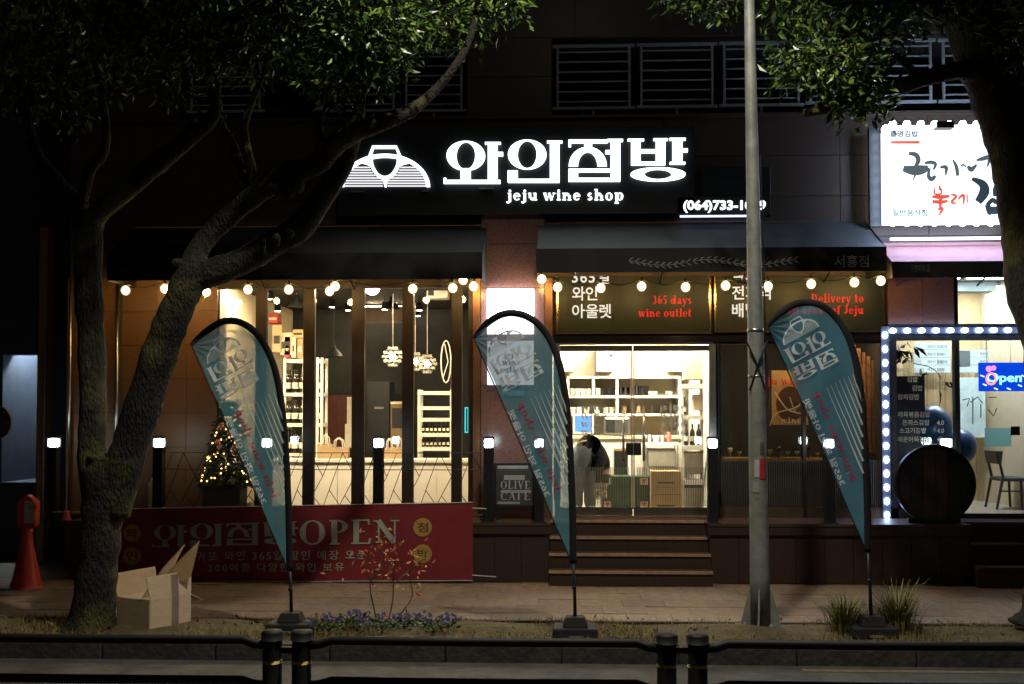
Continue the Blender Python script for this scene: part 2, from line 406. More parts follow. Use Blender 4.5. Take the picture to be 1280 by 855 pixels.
m_ltsmall = EM('lit_small_letter', (.95, .98, 1), 1.9)
m_txtwhite = EM('lit_white_text', (1, .97, .86), .75)
m_txtred = EM('lit_red_text', (1, .03, .02), .62)
m_bulb = EM('bulb_warm', (1, .6, .2), 230)
m_boll = EM('bollard_lens', (.8, .95, 1), 30)
m_led = EM('led_white', (.42, .6, 1), 55)
m_sheet = EM('lightbox_face', (.9, .96, 1), 1.7)
m_panelW = EM('fill_panel_warm', (1, .78, .46), 430)
m_panelC = EM('fill_panel_cool', (.88, .97, 1), 60)
m_panelN = EM('fill_panel_neutral', (1, .88, .62), 150)
m_spot = EM('spot_lamp', (1, .8, .5), 40)
m_bottle = M('bottle_glass', (.012, .014, .01), .12, var=.3, spec=.7)
m_label = M('bottle_label', (.6, .55, .45), .7)
m_person_skin = M('skin', (.5, .33, .25), .6)

# ================================================================== SETTING
XL, XR = -30, 30
YK = 9.66
struct = lambda mb, name, mat, **k: tag(mb.build(name, mat, **k), kind='structure')
struct(MB().box(XL, XR, -12, YK, -.6, -.15), 'road', m_asph)
ml = MB().box(2.0, XR, YK - .22, YK - .13, -.149, -.146)
tag(ml.build('road_marking', m_line), kind='structure')
kb = thing('kerb', None, None, (0, YK, 0)); kb['kind'] = 'structure'
k0 = None
for i in range(14):
    x = -7 + i*1.0
    if k0 is None:
        k0 = MB().box(x + .004, x + .996, YK, YK + .15, -.4, 0.0).build('kerb_stone', m_kerb, kb, bevel=.015, origin=(x, YK, 0))
    else:
        c = k0.copy(); COL.objects.link(c); c.location = (x, 0, random.uniform(-.004, .004))
soil = MB().grid(lambda u, v: Vector((-12 + 24*u, YK + .15 + v*.98, -.012 + .035*math.sin(v*math.pi)*(1 + .8*math.sin(u*57) + .6*math.sin(u*131 + v*5)))), 220, 8)
soil.box(-12, 12, YK + .15, YK + 1.13, -.3, -.03)
struct(soil, 'planting_strip', m_soil)
YP0, YP1 = YK + 1.13, 14.2
pv = struct(MB().box(-14, 14, YP0, 17, -.3, -.012), 'pavement', m_bed)
struct(MB().box(-14, 14, YP0 - .06, YP0, -.2, .012), 'pavement_edging', m_kerb)
rows = 6; dy = (13.3 - YP0)/rows
pmesh = {}
for r in range(rows):
    for c in range(30):
        x = -6.4 + c*.44 + (.22 if r % 2 else 0)
        k = random.choice((0, 0, 1, 2)); 
        if k not in pmesh:
            pmesh[k] = MB().box(.0015, .4385, .0015, dy - .0015, -.05, 0).build('paver', m_pave[k], pv, origin=(0, 0, 0))
            o = pmesh[k]
        else:
            o = pmesh[k].copy(); COL.objects.link(o)
        o.location = (x, YP0 + r*dy, random.uniform(-.003, .003))
pv2 = MB()
for s in (-1, 1):
    for r in range(rows):
        for c in range(18):
            x = (-6.4 - .44*(c + 1)) if s < 0 else (-6.4 + .44*30.5 + .44*c); pv2.box(x + .003, x + .437, YP0 + r*dy + .003, YP0 + (r + 1)*dy - .003, -.05, -.001)
tag(pv2.build('outer_pavers', m_pave[0], pv), kind='stuff')

# ================================================================== BUILDING
YW = 13.96; ZD = .70; YD = 13.2
bl = thing('commercial_building', 'brown granite shop building with dark upper balconies and lit glass shopfronts', 'building', (0, 14, 0))
def wallbox(name, px0, py0, px1, py1, y0, y1, mat, **k):
    x0, x1, z0, z1 = RX(px0, py0, px1, py1, y0)
    return MB().box(x0, x1, y0, y1, z0, z1).build(name, mat, bl, **k)
ZB0, ZB1 = zof(640, 147, 14), zof(640, 50, 14)          # balcony opening
ZA = zof(640, 345, 14)                                  # head of the shopfronts
X0, X9 = xof(90, 300, 14), 8.6
bx = lambda px: xof(px, 300, 14)
def wbox(name, x0, x1, y0, y1, z0, z1, mat, **k): return MB().box(x0, x1, y0, y1, z0, z1).build(name, mat, bl, **k)
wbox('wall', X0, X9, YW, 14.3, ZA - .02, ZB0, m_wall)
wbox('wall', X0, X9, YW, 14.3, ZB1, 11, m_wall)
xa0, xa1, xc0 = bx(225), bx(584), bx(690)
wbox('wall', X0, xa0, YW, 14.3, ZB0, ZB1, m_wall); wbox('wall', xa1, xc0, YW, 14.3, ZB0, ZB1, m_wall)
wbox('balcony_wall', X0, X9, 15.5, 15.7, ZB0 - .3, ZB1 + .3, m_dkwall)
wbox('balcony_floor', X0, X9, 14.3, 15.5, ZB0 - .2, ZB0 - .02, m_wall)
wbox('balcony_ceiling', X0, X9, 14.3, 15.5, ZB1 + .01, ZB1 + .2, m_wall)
for (p0, p1) in ((260, 330), (450, 545), (730, 850), (900, 985), (1040, 1150), (1185, 1260)):
    x0, x1 = bx(p0), bx(p1); f = MB()
    f.box(x0, x1, 15.42, 15.5, ZB0 + .02, ZB0 + .06); f.box(x0, x1, 15.42, 15.5, ZB1 - .1, ZB1 - .06)
    for x in (x0, (x0 + x1)/2, x1): f.box(x - .025, x + .025, 15.42, 15.5, ZB0 + .06, ZB1 - .1)
    w = f.build('balcony_door', m_darkmetal, bl)
    MB().box(x0 + .025, x1 - .025, 15.45, 15.46, ZB0 + .06, ZB1 - .1).build('pane', m_dglass, w)
# granite facing
def panels(x0, x1, z0, z1, y, nx, nz, mat=m_granite, th=.03, zs=None, xs=None):
    xs = xs or [x0 + (x1 - x0)*i/nx for i in range(nx + 1)]; zs = zs or [z0 + (z1 - z0)*i/nz for i in range(nz + 1)]
    for i in range(len(xs) - 1):
        for j in range(len(zs) - 1):
            d = random.uniform(0, .004)
            MB().box(xs[i] + .004, xs[i + 1] - .004, y - th - d, y - .001, zs[j] + .004, zs[j + 1] - .004).build('granite_panel', mat, bl)
pxs = [90 + .0, 169, 279, 389, 499, 609, 719, 829, 939, 1049, 1159, 1269]
XS = [bx(p) for p in pxs] + [bx(1379)]
ZS = [zof(1000, y, 14) for y in (345, 297, 246.5, 196, 147)]
panels(0, 0, 0, 0, YW, 0, 0, zs=ZS, xs=XS)
panels(0, 0, 0, 0, YW, 0, 0, zs=[ZB1 + i*.52 for i in range(7)], xs=XS)
panels(X0, xa0, ZB0, ZB1, YW, 1, 2); panels(xa1, xc0, ZB0, ZB1, YW, 1, 2)
wbox('ledge', X0, X9, YW - .09, YW - .035, ZB0 - .045, ZB0 - .005, m_granite)
# balcony guard rails: one framed panel after another
def guard(px0, px1, pyt, pyb, label, nb=6):
    x0, x1 = bx(px0), bx(px1); z0, z1 = zof(px0, pyb, 14), zof(px0, pyt, 14)
    t = thing('balcony_guard_rail', label, 'railing', ((x0 + x1)/2, 13.98, ZB0), 'white barred rails in the balcony openings')
    m = M('rail_grey', (.3, .31, .32), .5, var=.2)
    MB().box(x0, x1, 13.97, 14.01, z1 - .035, z1).build('top_rail', m, t); MB().box(x0, x1, 13.97, 14.01, z0, z0 + .035).build('bottom_rail', m, t)
    for x in (x0 + .05, x1 - .08): MB().box(x, x + .03, 13.975, 14.005, z0 + .035, z1 - .035).build('post', m, t)
    for i in range(nb):
        z = z0 + .035 + (z1 - z0 - .07)*(i + .55)/nb
        MB().box(x0 + .08, x1 - .08, 13.985, 13.997, z - .009, z + .009).build('bar', m, t)
    x = (x0 + x1)/2; MB().box(x - .015, x + .015, 13.99, 14.02, ZB0 - .02, z0).build('foot', m, t)
guard(232, 330, 66, 142, 'faint barred rail in the balcony opening behind the left tree')
guard(412, 498, 63, 141, 'barred rail just right of the lit leaves of the left tree'); guard(501, 583, 63, 141, 'barred rail crossed by the rising bare branch at the wall pier')
guard(691, 794, 57, 138, 'barred rail directly above the first lit syllables of the shop sign'); guard(796, 898, 55, 136, 'barred rail above the last lit syllable of the shop sign')
guard(900, 1006, 53, 134, 'barred rail behind the steel street light pole'); guard(1008, 1172, 51, 131, 'wide barred rail behind the right leaves, above the brush-lettered sign'); guard(1175, 1300, 49, 129, 'barred rail behind the leaning right trunk')
# left pier with warm tiles
z0, z1 = ZD, ZA
for i, (p0, p1, y) in enumerate(((90, 152, 13.9), (152, 200, 14.05), (200, 275, 13.92))):
    a, b = bx(p0), bx(p1)
    wbox('wall', a, b, y + .035, 14.3, ZD - .7, ZA - .02, m_wall)
    n = 7
    for j in range(n):
        for q in range(1 if i < 2 else 2):
            w = (b - a)/(1 if i < 2 else 2)
            MB().box(a + q*w + .002, a + (q + 1)*w - .002, y, y + .035, z0 + (z1 - z0)*j/n + .003, z0 + (z1 - z0)*(j + 1)/n - .003).build('wall_tile', m_tilewall, bl)
MB().tube([(bx(153), 13.87, ZD), (bx(153), 13.87, ZA)], .02, 8).build('conduit', m_steel, bl, smooth=True)
# centre column
cx0, cx1 = bx(592), bx(691)
wbox('wall', cx0 + .02, cx1 - .02, 13.88, 14.3, 0, ZA - .02, m_wall)
zz = [ZD, zof(640, 585, 13.85), zof(640, 482, 13.85), zof(640, 360, 13.85), zof(640, 305, 13.85), zof(640, 262, 13.85)]
panels(0, 0, 0, 0, 13.88, 0, 0, m_granite2, zs=zz, xs=[cx0 + .1, cx1 - .1])
for x in (cx0 + .05, cx1 - .05):
    MB().box(x - .045, x + .045, 13.84, 13.9, ZD, ZA - .05).build('jamb', M('bronze_jamb', (.2, .1, .05), .35, metal=.6), bl)
MB().tube([(bx(604), 13.835, zof(604, 350, 13.85)), (bx(604), 13.835, zof(604, 250, 13.85))], .008, 6).build('conduit', m_steel, bl)
# ---- decks
dk = thing('timber_deck', 'dark brown timber deck with plank face under the shopfronts', 'deck', (0, YD, 0))
xd0, xs0, xs1, xd1 = xof(85, 690, YD), xof(686, 690, YD), xof(888, 690, YD), xof(1212, 690, YD)
def deck(x0, x1):
    MB().box(x0, x1, YD + .03, 13.86, 0, ZD - .03).build('frame', m_wood, dk)
    n = max(1, round((x1 - x0)/.32)); w = (x1 - x0)/n
    for i in range(n): MB().box(x0 + i*w + .003, x0 + (i + 1)*w - .003, YD + random.uniform(0, .006), YD + .03, .01, ZD - .13).build('face_board', m_wood, dk)
    MB().box(x0 - .02, x1 + .02, YD - .03, YD + .03, ZD - .13, ZD - .031).build('fascia', m_wood, dk)
    for i in range(6):
        MB().box(x0 - .02, x1 + .02, YD - .04 + i*.15, YD + .104 + i*.15, ZD - .03, ZD).build('deck_board', m_woodh, dk)
deck(xd0, xs0); deck(xs1, xd1)
st = thing('entrance_steps', 'dark timber steps with paler front edges below the glass doors', 'steps', ((xs0 + xs1)/2, 13, 0))
m_nose = M('step_edge', (.34, .22, .15), .45, var=.3, scale=12)  # paler strip along the front edge of every tread
for i in range(4):
    y0 = 12.94 + i*.2; zt = ZD*(i + 1)/4
    MB().box(xs0 + .004, xs1 - .004, y0 + .02, 13.88, zt - ZD/4 + (.001 if i else 0), zt - .03).build('riser', m_wood, st)
    MB().box(xs0 + .002, xs1 - .002, y0 + .03, y0 + .26 if i < 3 else 13.88, zt - .03, zt).build('tread', m_woodh, st)
    MB().box(xs0 + .002, xs1 - .002, y0, y0 + .03, zt - .03, zt + .001).build('nosing', m_nose, st)
st2 = thing('side_steps', 'dark timber steps at the kimbap shop door on the right', 'steps', (xd1 + .6, 13, 0))
for i in range(3):
    y0 = 13.0 + i*.25; zt = ZD*(i + 1)/3
    MB().box(xd1 + .03, xd1 + 1.9, y0 + .02, 13.88, zt - ZD/3 + (.001 if i else 0), zt - .03).build('riser', m_wood, st2)
    MB().box(xd1 + .03, xd1 + 1.9, y0, y0 + .3 if i < 2 else 13.88, zt - .03, zt).build('tread', m_woodh, st2)
# ---- rooms: shells
def room(px0, px1, Y1, zc, mats, left=True, right=True, y0=14.1):
    x0, x1 = bx(px0), bx(px1); fl, ce, ba, le, ri = mats
    wbox('room_floor', x0, x1, 13.87, Y1, ZD - .2, ZD - .002, fl); wbox('room_ceiling', x0, x1, y0, Y1, zc, zc + .1, ce)
    wbox('room_back_wall', x0, x1, Y1, Y1 + .1, ZD - .2, zc + .1, ba)
    if left: wbox('room_side_wall', x0 - .08, x0, y0, Y1 + .1, ZD - .2, zc + .1, le)
    if right: wbox('room_side_wall', x1, x1 + .08, y0, Y1 + .1, ZD - .2, zc + .1, ri)
m_floor = M('shop_floor', (.3, .27, .22), .35, var=.15)
m_dkfloor = M('dark_floor', (.05, .045, .04), .4)
room(271, 598, 18.0, 3.66, (m_dkfloor, m_dkwall, m_dkwall, m_cream, m_cream))
room(690, 893, 17.2, 3.62, (m_floor, m_white, m_cream, m_white, m_white))
room(902, 1106, 15.9, 3.62, (m_dkfloor, m_dkwall, m_dkwall, m_dkwall, m_dkwall), left=False)
room(1115, 1330, 16.8, 3.85, (m_floor, M('ceiling_white', (.7, .74, .74), .7, var=.05), M('pine_wall', (.5, .37, .2), .6, var=.12), m_dkwall, m_cream))
# cladding grooves on the cream side wall
x0 = bx(271)
for i in range(5):
    MB().box(x0 + .002, x0 + .02, 14.2 + .002, 17.98, ZD + .05 + i*.58, ZD + .05 + i*.58 + .565).build('wall_panel', m_cream, bl)
# pine boards on the right shop's back wall
a, b = bx(1115), bx(1330)
for i in range(24):
    w = (b - a)/24
    MB().box(a + i*w + .003, a + (i + 1)*w - .003, 16.77 - random.uniform(0, .006), 16.795, ZD, 2.75).build('wall_board', M('pine_%d' % (i % 3), ((.5, .36, .19), (.56, .42, .24), (.45, .31, .16))[i % 3], .6, var=.2, scale=3, stretch=(9, 9, .7)), bl)
# ---- left folding windows
zw0, zw1 = ZD, ZA
wbox('window_head', bx(270), bx(592), 13.93, 14.03, ZA - .15, ZA - .02, m_mull); wbox('window_sill', bx(270), bx(592), 13.93, 14.03, ZD, ZD + .06, m_mull)
ml_px = [(264, 275), (322, 335.5), (381, 395), (441.5, 457), (504, 518), (565, 578), (586, 592)]
for p0, p1 in ml_px: wbox('mullion', bx(p0), bx(p1), 13.94, 14.02, ZD + .06, ZA - .1, m_mull)
for (a, b) in zip(ml_px[:-1], ml_px[1:]):
    wbox('window_pane', bx(a[1]) - .005, bx(b[0]) + .005, 13.975, 13.983, ZD + .06, ZA - .1, m_glass)
# ---- entrance: transom sign boards, doors
def art_map(x0, z0, sx, sz, Y):
    return lambda u, v, o: Vector((x0 + u*sx, Y - o, z0 + v*sz))
def pxmap(Y): return lambda u, v, o: P(u, v, Y) - Vector((0, o, 0))
m_brass = M('brass_frame', (.5, .36, .2), .25, metal=1.)
def transom(px0, px1, py0, py1, name, label, white, red, wx, rx):
    x0, x1, z0, z1 = RX(px0, py0, px1, py1, 13.95)
    t = thing(name, label, 'sign', ((x0 + x1)/2, 13.95, z0))
    MB().box(x0, x1, 13.95, 14.0, z0, z1).build('board', m_green, t)
    f = MB(); f.box(x0 - .025, x0, 13.93, 14.0, z0 - .025, z1); f.box(x1, x1 + .025, 13.93, 14.0, z0 - .025, z1); f.box(x0, x1, 13.93, 14.0, z0 - .025, z0); f.build('frame', m_brass, t)
    for s, px, py in white:
        h = 19
        for i, chh in enumerate(s):
            a = Art().text(chh, 0, 0, 1, .014, 'LEFT', 1.0); ox = i*.92 if not s.startswith('365') else (0, .56, 1.12, 1.72)[i]
            a.xf(lambda x, y: (px + (x + ox)*h*.98, py - y*h)); a.mesh(pxmap(13.948), .006).build('letter', m_txtwhite, t)
    for s, px, py, h in red:
        a = serif(s); w = max(v[0] for v in a.v); a.xf(lambda x, y: (px + (x - w)*h*.93, py - y*h)); a.mesh(pxmap(13.948), .006).build('lettering', m_txtred, t)
    return t
transom(698, 886, 338, 415, 'transom_sign', 'dark green board above the glass doors with red wine outlet lettering', [('365일', 715, 353), ('와인', 715, 374), ('아울렛', 715, 396)],
        [('365 days', 864, 380, 10.5), ('wine outlet', 864, 396, 10.5)], 0, 0)
transom(895, 1103, 338, 413, 'transom_sign', 'dark green board behind the steel pole with red delivery lettering', [('택스', 915, 350), ('전지역', 915, 373), ('배달', 915, 395)],
        [('Delivery to', 1079, 378, 10.8), ('all areas of Jeju', 1079, 392.5, 10.8)], 0, 0)
wbox('room_head_panel', bx(690), bx(1106), 14.0, 14.1, zof(800, 430, 14), ZA, m_wall)
zt0, zt1 = zof(800, 431, 14), zof(800, 417, 14)
wbox('transom_bar', bx(692), bx(1106), 13.93, 14.0, zt0 + .03, zt1 - .03, M('bar_bronze', (.34, .27, .22), .16, metal=1.)); wbox('transom_rail', bx(692), bx(890), 13.94, 13.99, zt0, zt0 + .028, m_steel)
wbox('jamb', bx(693), bx(700), 13.93, 14.05, ZD, zt0, m_steel); wbox('jamb', bx(885), bx(895), 13.93, 14.05, ZD, zt0, m_steel)
wbox('threshold', bx(692), bx(890), 13.9, 14.05, ZD - .03, ZD + .012, m_brass)
zdr = zt0 - .01
for k, (p0, p1) in enumerate(((700, 789.5), (790.5, 885))):
    x0, x1 = bx(p0), bx(p1)
    d = bpy.data.objects.new('glass_door', None); COL.objects.link(d); d.parent = bl
    for za0, za1 in ((ZD + .015, ZD + .12), (zdr - .07, zdr)): MB().box(x0, x1, 13.955, 13.985, za0, za1).build('door_rail', M('door_rail', (.4, .36, .32), .25, metal=1.), d)
    MB().box(x0 + .003, x1 - .003, 13.965, 13.975, ZD + .12, zdr - .07).build('pane', m_glass, d)
    e = x1 if k == 0 else x0; MB().box(e - .018 if k == 0 else e, e if k == 0 else e + .018, 13.96, 13.98, ZD + .12, zdr - .07).build('meeting_edge', M('clear_edge', (.4, .3, .24), .3), d)
    hx = bx(778) if k == 0 else bx(803); z0, z1 = zof(790, 576, 13.9), zof(790, 507, 13.9)
    h = MB().tube([(hx, 13.9, z0), (hx, 13.9, z1)], .017, 10)
    for z in (z0 + .1, z1 - .1): h.tube([(hx, 13.9, z), (hx, 13.965, z)], .01, 8)
    h.build('handle', m_steel, d, smooth=True)
    lx = bx(786) if k == 0 else bx(795.5); MB().box(lx - .045, lx + .045, 13.935, 13.99, zof(790, 569, 13.95), zof(790, 553, 13.95)).build('lock', m_black, d, bevel=.012)
    bars = MB()
    n = 40
    for i in range(n):
        x = x0 + .05 + (x1 - x0 - .1)*i/(n - 1); bars.box(x - .0045, x + .0045, 13.9625, 13.9635, ZD + .14, zof(800, 584, 13.96))
    bars.build('stripe_decal', M('stripe_film', (.16, .14, .1), .6), d)
    a = Art()
    for j in range(4):
        s = serif('wine'); s.xf(lambda x, y: (x*11.5, -y*10 + j*10.4)); a.join(s)
    px = 726 if k == 0 else 825
    a.xf(lambda x, y: (px + x, 513 + y)); a.mesh(pxmap(13.962), 0).build('lettering', M('frosted_print', (.42, .4, .36), .7), d)
# ---- dark display window on the right
zb = ZD + .13
for p0, p1 in ((893, 897), (1000, 1004), (1099, 1106)): wbox('mullion', bx(p0), bx(p1), 13.93, 14.03, ZD, zt0 + .02, m_darkmetal)
wbox('window_sill', bx(897), bx(1099), 13.94, 14.02, ZD, zb, M('sill_brass', (.2, .15, .1), .3, metal=.8))
for p0, p1 in ((897, 1000), (1004, 1099)): wbox('window_pane', bx(p0) - .004, bx(p1) + .004, 13.975, 13.983, zb, zt0, m_dglass)
bars = MB()
for i in range(92):
    x = bx(897) + (bx(1099) - bx(897))*i/91; bars.box(x - .004, x + .004, 13.9715, 13.9725, zb + .01, zof(1000, 575, 13.97))
bars.build('stripe_decal', M('stripe_film_dark', (.06, .055, .05), .6), bl)
# ---- right shopfront
zl = zof(1190, 413, 13.95)
wbox('wall', bx(1106), bx(1193), 13.97, 14.3, zl + .03, ZA, m_wall)
for i in range(2): wbox('granite_panel', bx(1107 + i*43) + .003, bx(1150 + i*43) - .003, 13.93, 13.97, zl + .08, ZA - .02, m_granite2)
wbox('window_frame', bx(1106), bx(1330), 13.93, 14.03, zl - .12, zl + .08, m_darkmetal)
for p0, p1 in ((1106, 1117), (1189, 1195), (1296, 1302)): wbox('mullion', bx(p0), bx(p1), 13.93, 14.03, ZD, zl - .12, m_darkmetal)
wbox('mullion', bx(1189), bx(1194), 13.93, 14.03, zl + .08, ZA, m_darkmetal)
wbox('window_sill', bx(1106), bx(1195), 13.93, 14.03, ZD, ZD + .12, m_darkmetal); wbox('window_sill', bx(1195), bx(1330), 13.93, 14.03, ZD, ZD + .06, m_darkmetal)
for p0, p1 in ((1117, 1189), (1195, 1296), (1302, 1330)): wbox('window_pane', bx(p0) - .004, bx(p1) + .004, 13.975, 13.983, ZD + .06, zl - .12, m_glass)
wbox('window_pane', bx(1194), bx(1330), 13.975, 13.983, zl + .08, ZA, m_glass)
# ---- neighbouring dark building on the far left
nb = thing('neighbour_building', 'dark unlit building at the far left with a pale bluish doorway', 'building', (-6.5, 15, 0))
xe = bx(88)
def nbx(name, x0, x1, y0, y1, z0, z1, mat): return MB().box(x0, x1, y0, y1, z0, z1).build(name, mat, nb)
m_navy = M('navy_wall', (.03, .034, .045), .7, var=.2)
za, zb_ = zof(25, 603, 15), zof(25, 443, 15)
xA, xB = xof(3, 500, 15), xof(46, 500, 15)
nbx('wall', -16, xA, 15, 15.3, -.05, 11, m_navy); nbx('wall', xB, xe - .01, 15, 15.3, -.05, 11, m_navy); nbx('wall', xA, xB, 15, 15.3, zb_, 11, m_navy); nbx('wall', xA, xB, 15, 15.3, -.05, za, m_navy)
nbx('doorway_back', xA - .2, xB + .2, 16.2, 16.3, za - .3, zb_ + .4, M('pale_blue_wall', (.3, .38, .42), .7, var=.12))
nbx('dado', xA - .2, xB + .2, 16.17, 16.2, za - .3, zof(25, 557, 16.2), M('grey_dado', (.16, .18, .2), .7))
nbx('doorway_side', xA - .1, xA - .001, 15.3, 16.2, za, zb_ + .4, m_navy); nbx('doorway_side', xB + .001, xB + .1, 15.3, 16.2, za, zb_ + .4, m_navy)
nbx('doorway_floor', xA - .1, xB + .1, 15.3, 16.2, za - .05, za - .001, m_navy); nbx('doorway_soffit', xA - .1, xB + .1, 15.3, 16.2, zb_ + .4, zb_ + .45, m_navy)
nbx('doorway_fill_lamp', xA + .1, xB - .1, 15.55, 15.75, zb_ + .36, zb_ + .395, EM('doorway_fill', (.7, .85, 1), 420))  # out-of-sight lamp added to brighten the doorway wall
nbx('pilaster', xof(47, 500, 14.8), xof(57, 500, 14.8), 14.8, 14.999, -.05, 4.5, M('orange_timber', (.3, .12, .04), .5))
MB().tube([(xof(88, 400, 13.8), 13.8, zof(88, 640, 13.8)), (xof(88, 400, 13.8), 13.8, zof(90, 285, 13.8))], .02, 8).build('downpipe', m_steel, nb, smooth=True)
MB().tube([(xof(57, 400, 14.6), 14.6, 0), (xof(57, 400, 14.6), 14.6, zof(57, 430, 14.6))], .014, 8).build('downpipe', m_galv, nb, smooth=True)

# ================================================================== SIGNS
# main channel-letter sign
YS = 13.78
sg = thing('shop_sign', 'large white lit letters and dome emblem on a black panel above the wine shop', 'sign', (xof(640, 220, YS), YS, zof(640, 240, YS)))
x0, x1, z0, z1 = RX(424, 160, 868, 268, YS); MB().box(x0, x1, YS, YS + .1, z0, z1).build('panel', m_signbk, sg)
for a in syllables():
    a.xf(lambda u, v: (540 + u/3.879, 165 + v/3.879)); a.mesh(pxmap(YS - .002), .05).build('letter', m_ltwhite, sg)
emblem().xf(lambda u, v: (420 + u/10.24, 170 + v/10.24)).mesh(pxmap(YS - .002), .04).build('emblem', EM('lit_emblem', (.95, .98, 1), 2.4), sg)
emblem_lines().xf(lambda u, v: (420 + u/10.24, 170 + v/10.24)).mesh(pxmap(YS - .002), .03).build('emblem_lines', EM('lit_lines', (.95, .95, 1), 1.), sg)
a = serif('jeju wine shop', .06); w = max(v[0] for v in a.v); a.xf(lambda x, y: (634 + x/w*145, 250.5 - y*13.5)); a.mesh(pxmap(YS - .002), .03).build('lettering', m_ltsmall, sg)
for p0, p1, py in ((437, 455, 240), (527, 536, 239), (599, 617, 236)):
    MB().box(xof(p0, py, YS), xof(p1, py, YS), YS - .03, YS - .001, zof(p0, py + .8, YS), zof(p0, py - .8, YS)).build('mounting_strip', m_galv, sg)
ph = thing('phone_number_sign', 'small black plate with a lit phone number behind the steel pole', 'sign', (xof(905, 258, YS), YS, zof(905, 270, YS)))
x0, x1, z0, z1 = RX(846, 208, 964, 270, YS); MB().box(x0 + .3, x1, YS + .02, YS + .1, z0 + .25, z1).build('upper_panel', m_signbk, ph, bevel=.01); MB().box(x0, x1, YS, YS + .1, z0, z0 + .245).build('panel', m_signbk, ph, bevel=.01)
Art().text('(064)733-1089', 0, 0, 1, .03).fit(854, 266, 957, 250.5).mesh(pxmap(YS - .002), .02).build('lettering', m_ltsmall, ph)
x0, x1, z0, z1 = RX(850, 269, 948, 271.2, YS - .02); MB().box(x0, x1, YS - .03, YS - .002, z0, z1).build('light_strip', EM('strip_dim', (.6, .65, 1), 2.), ph)
# awnings
def awning(name, label, px0, px1, pyt, pym, pyb, mat, mv, yf=13.05, inset=(0, 18)):
    x0, x1 = xof(px0, pym, yf), xof(px1, pym, yf); zt, zm, zb = zof(px0, pyt, 13.9), zof(px0, pym, yf), zof(px0, pyb, yf)
    t = thing(name, label, 'awning', ((x0 + x1)/2, 13.9, zb))
    n = 44
    def f(u, v):
        x = x0 + (x1 - x0)*u; y = 13.92 + (yf - 13.92)*v; z = zt + (zm - zt)*v - .025*math.sin(v*math.pi) - .012*abs(math.sin(u*math.pi*7))*math.sin(v*math.pi)
        return Vector((x, y, z))
    MB().grid(f, n, 6).build('canopy', mat, t, smooth=True)
    g = lambda u, v: Vector((x0 + (x1 - x0)*u, yf - .004 + .012*math.sin(u*37)*v, zm + (zb - zm)*v))
    MB().grid(g, n, 4).build('valance', mv, t, smooth=True)
    for x in (x0 + .003, x1 - .003):
        MB().add([(x, 13.92, zt), (x, yf, zm), (x, yf, zb), (x, 13.92, zb)], [(0, 1, 2, 3)]).build('side_panel', mv, t)
    MB().tube([(x0, yf + .03, zm - .01), (x1, yf + .03, zm - .01)], .015, 8).build('front_bar', m_darkmetal, t)
    for i in range(4):
        x = x0 + (x1 - x0)*(i + .5)/4; MB().tube([(x, 13.95, zb - .02), (x, yf + .04, zm - .03)], .012, 6).build('arm', m_darkmetal, t)
    return t
awning('shop_awning', 'plain black awning above the folding windows behind the left tree', 134, 603, 285, 318, 351, m_awn, m_awnrib)
aw = awning('shop_awning', 'charcoal awning with a leaf garland and branch name above the glass doors', 671, 1108, 279, 311, 341, M('awning_slate', (.032, .037, .04), .7, var=.2, scale=3, bump=.2, bscale=5), m_awnrib)
Art().text('서흥점', 0, 0, 1, .012).fit(1043, 334, 1086, 319).mesh(pxmap(13.03), 0).build('lettering', m_print, aw)
gar = Art()
for s0, s1 in ((786, 858), (866, 992)):
    n = int((s1 - s0)/8); pts = [(s0 + (s1 - s0)*i/n, 328 + 3.5*math.sin((s0 + (s1 - s0)*i/n)*.055)) for i in range(n + 1)]; gar.line(pts, .8)
    for i, (x, y) in enumerate(pts):
        for sg_ in (-1, 1): gar.line([(x, y), (x + 3, y + sg_*2.6), (x + 6.5, y + sg_*4)], [.4, 1.9, .3])
gar.mesh(pxmap(13.03), 0).build('leaf_garland', M('print_dim', (.14, .14, .13), .7), aw)
Art().text('자전거판매소', 0, 0, 1, .01).fit(131, 344, 168, 337).mesh(pxmap(13.03), 0).build('lettering', M('print_faint', (.06, .05, .05), .7), [o for o in COL.objects if o.get('label', '').startswith('plain black awning')][0])
pk = awning('pink_awning', 'pink awning with black valance over the kimbap shop', 1115, 1330, 303, 327, 347, M('awning_pink', (.55, .3, .36), .7, var=.08), m_awnrib, yf=13.25)
Art().text('구경이네 김', 0, 0, 1, .008).fit(1138, 340, 1162, 331).mesh(pxmap(13.23), 0).build('lettering', M('print_dim2', (.1, .1, .1), .7), pk)
# wall light box on the column
lb = thing('column_light_box', 'glowing white wall box with dark lettering on the granite column', 'light box', (xof(636, 480, 13.8), 13.8, zof(636, 480, 13.8)))
x0, x1, z0, z1 = RX(609, 361, 667, 417, 13.76); MB().box(x0, x1, 13.762, 13.849, z0, z1).build('lamp_box', EM('lightbox_bright', (.86, .9, 1), 13), lb)
x0, x1, z0, z1 = RX(609, 426, 667, 481, 13.76); MB().box(x0, x1, 13.762, 13.849, z0, z1).build('text_box', EM('lightbox_soft', (.88, .93, 1), 1.35), lb)
for i, s in enumerate(('jeju', 'wine', 'outlet')):
    a = serif(s); w = max(v[0] for v in a.v); a.xf(lambda x, y: (639 + (x - w/2)*8, 447 + i*9.5 - y*8)); a.mesh(pxmap(13.758), 0).build('lettering', m_black, lb)
x0, x1, z0, z1 = RX(627, 488, 655, 495, 13.8); MB().box(x0, x1, 13.82, 13.849, z0, z1).build('name_plate', M('cyan_plate', (.15, .4, .42), .4), lb)
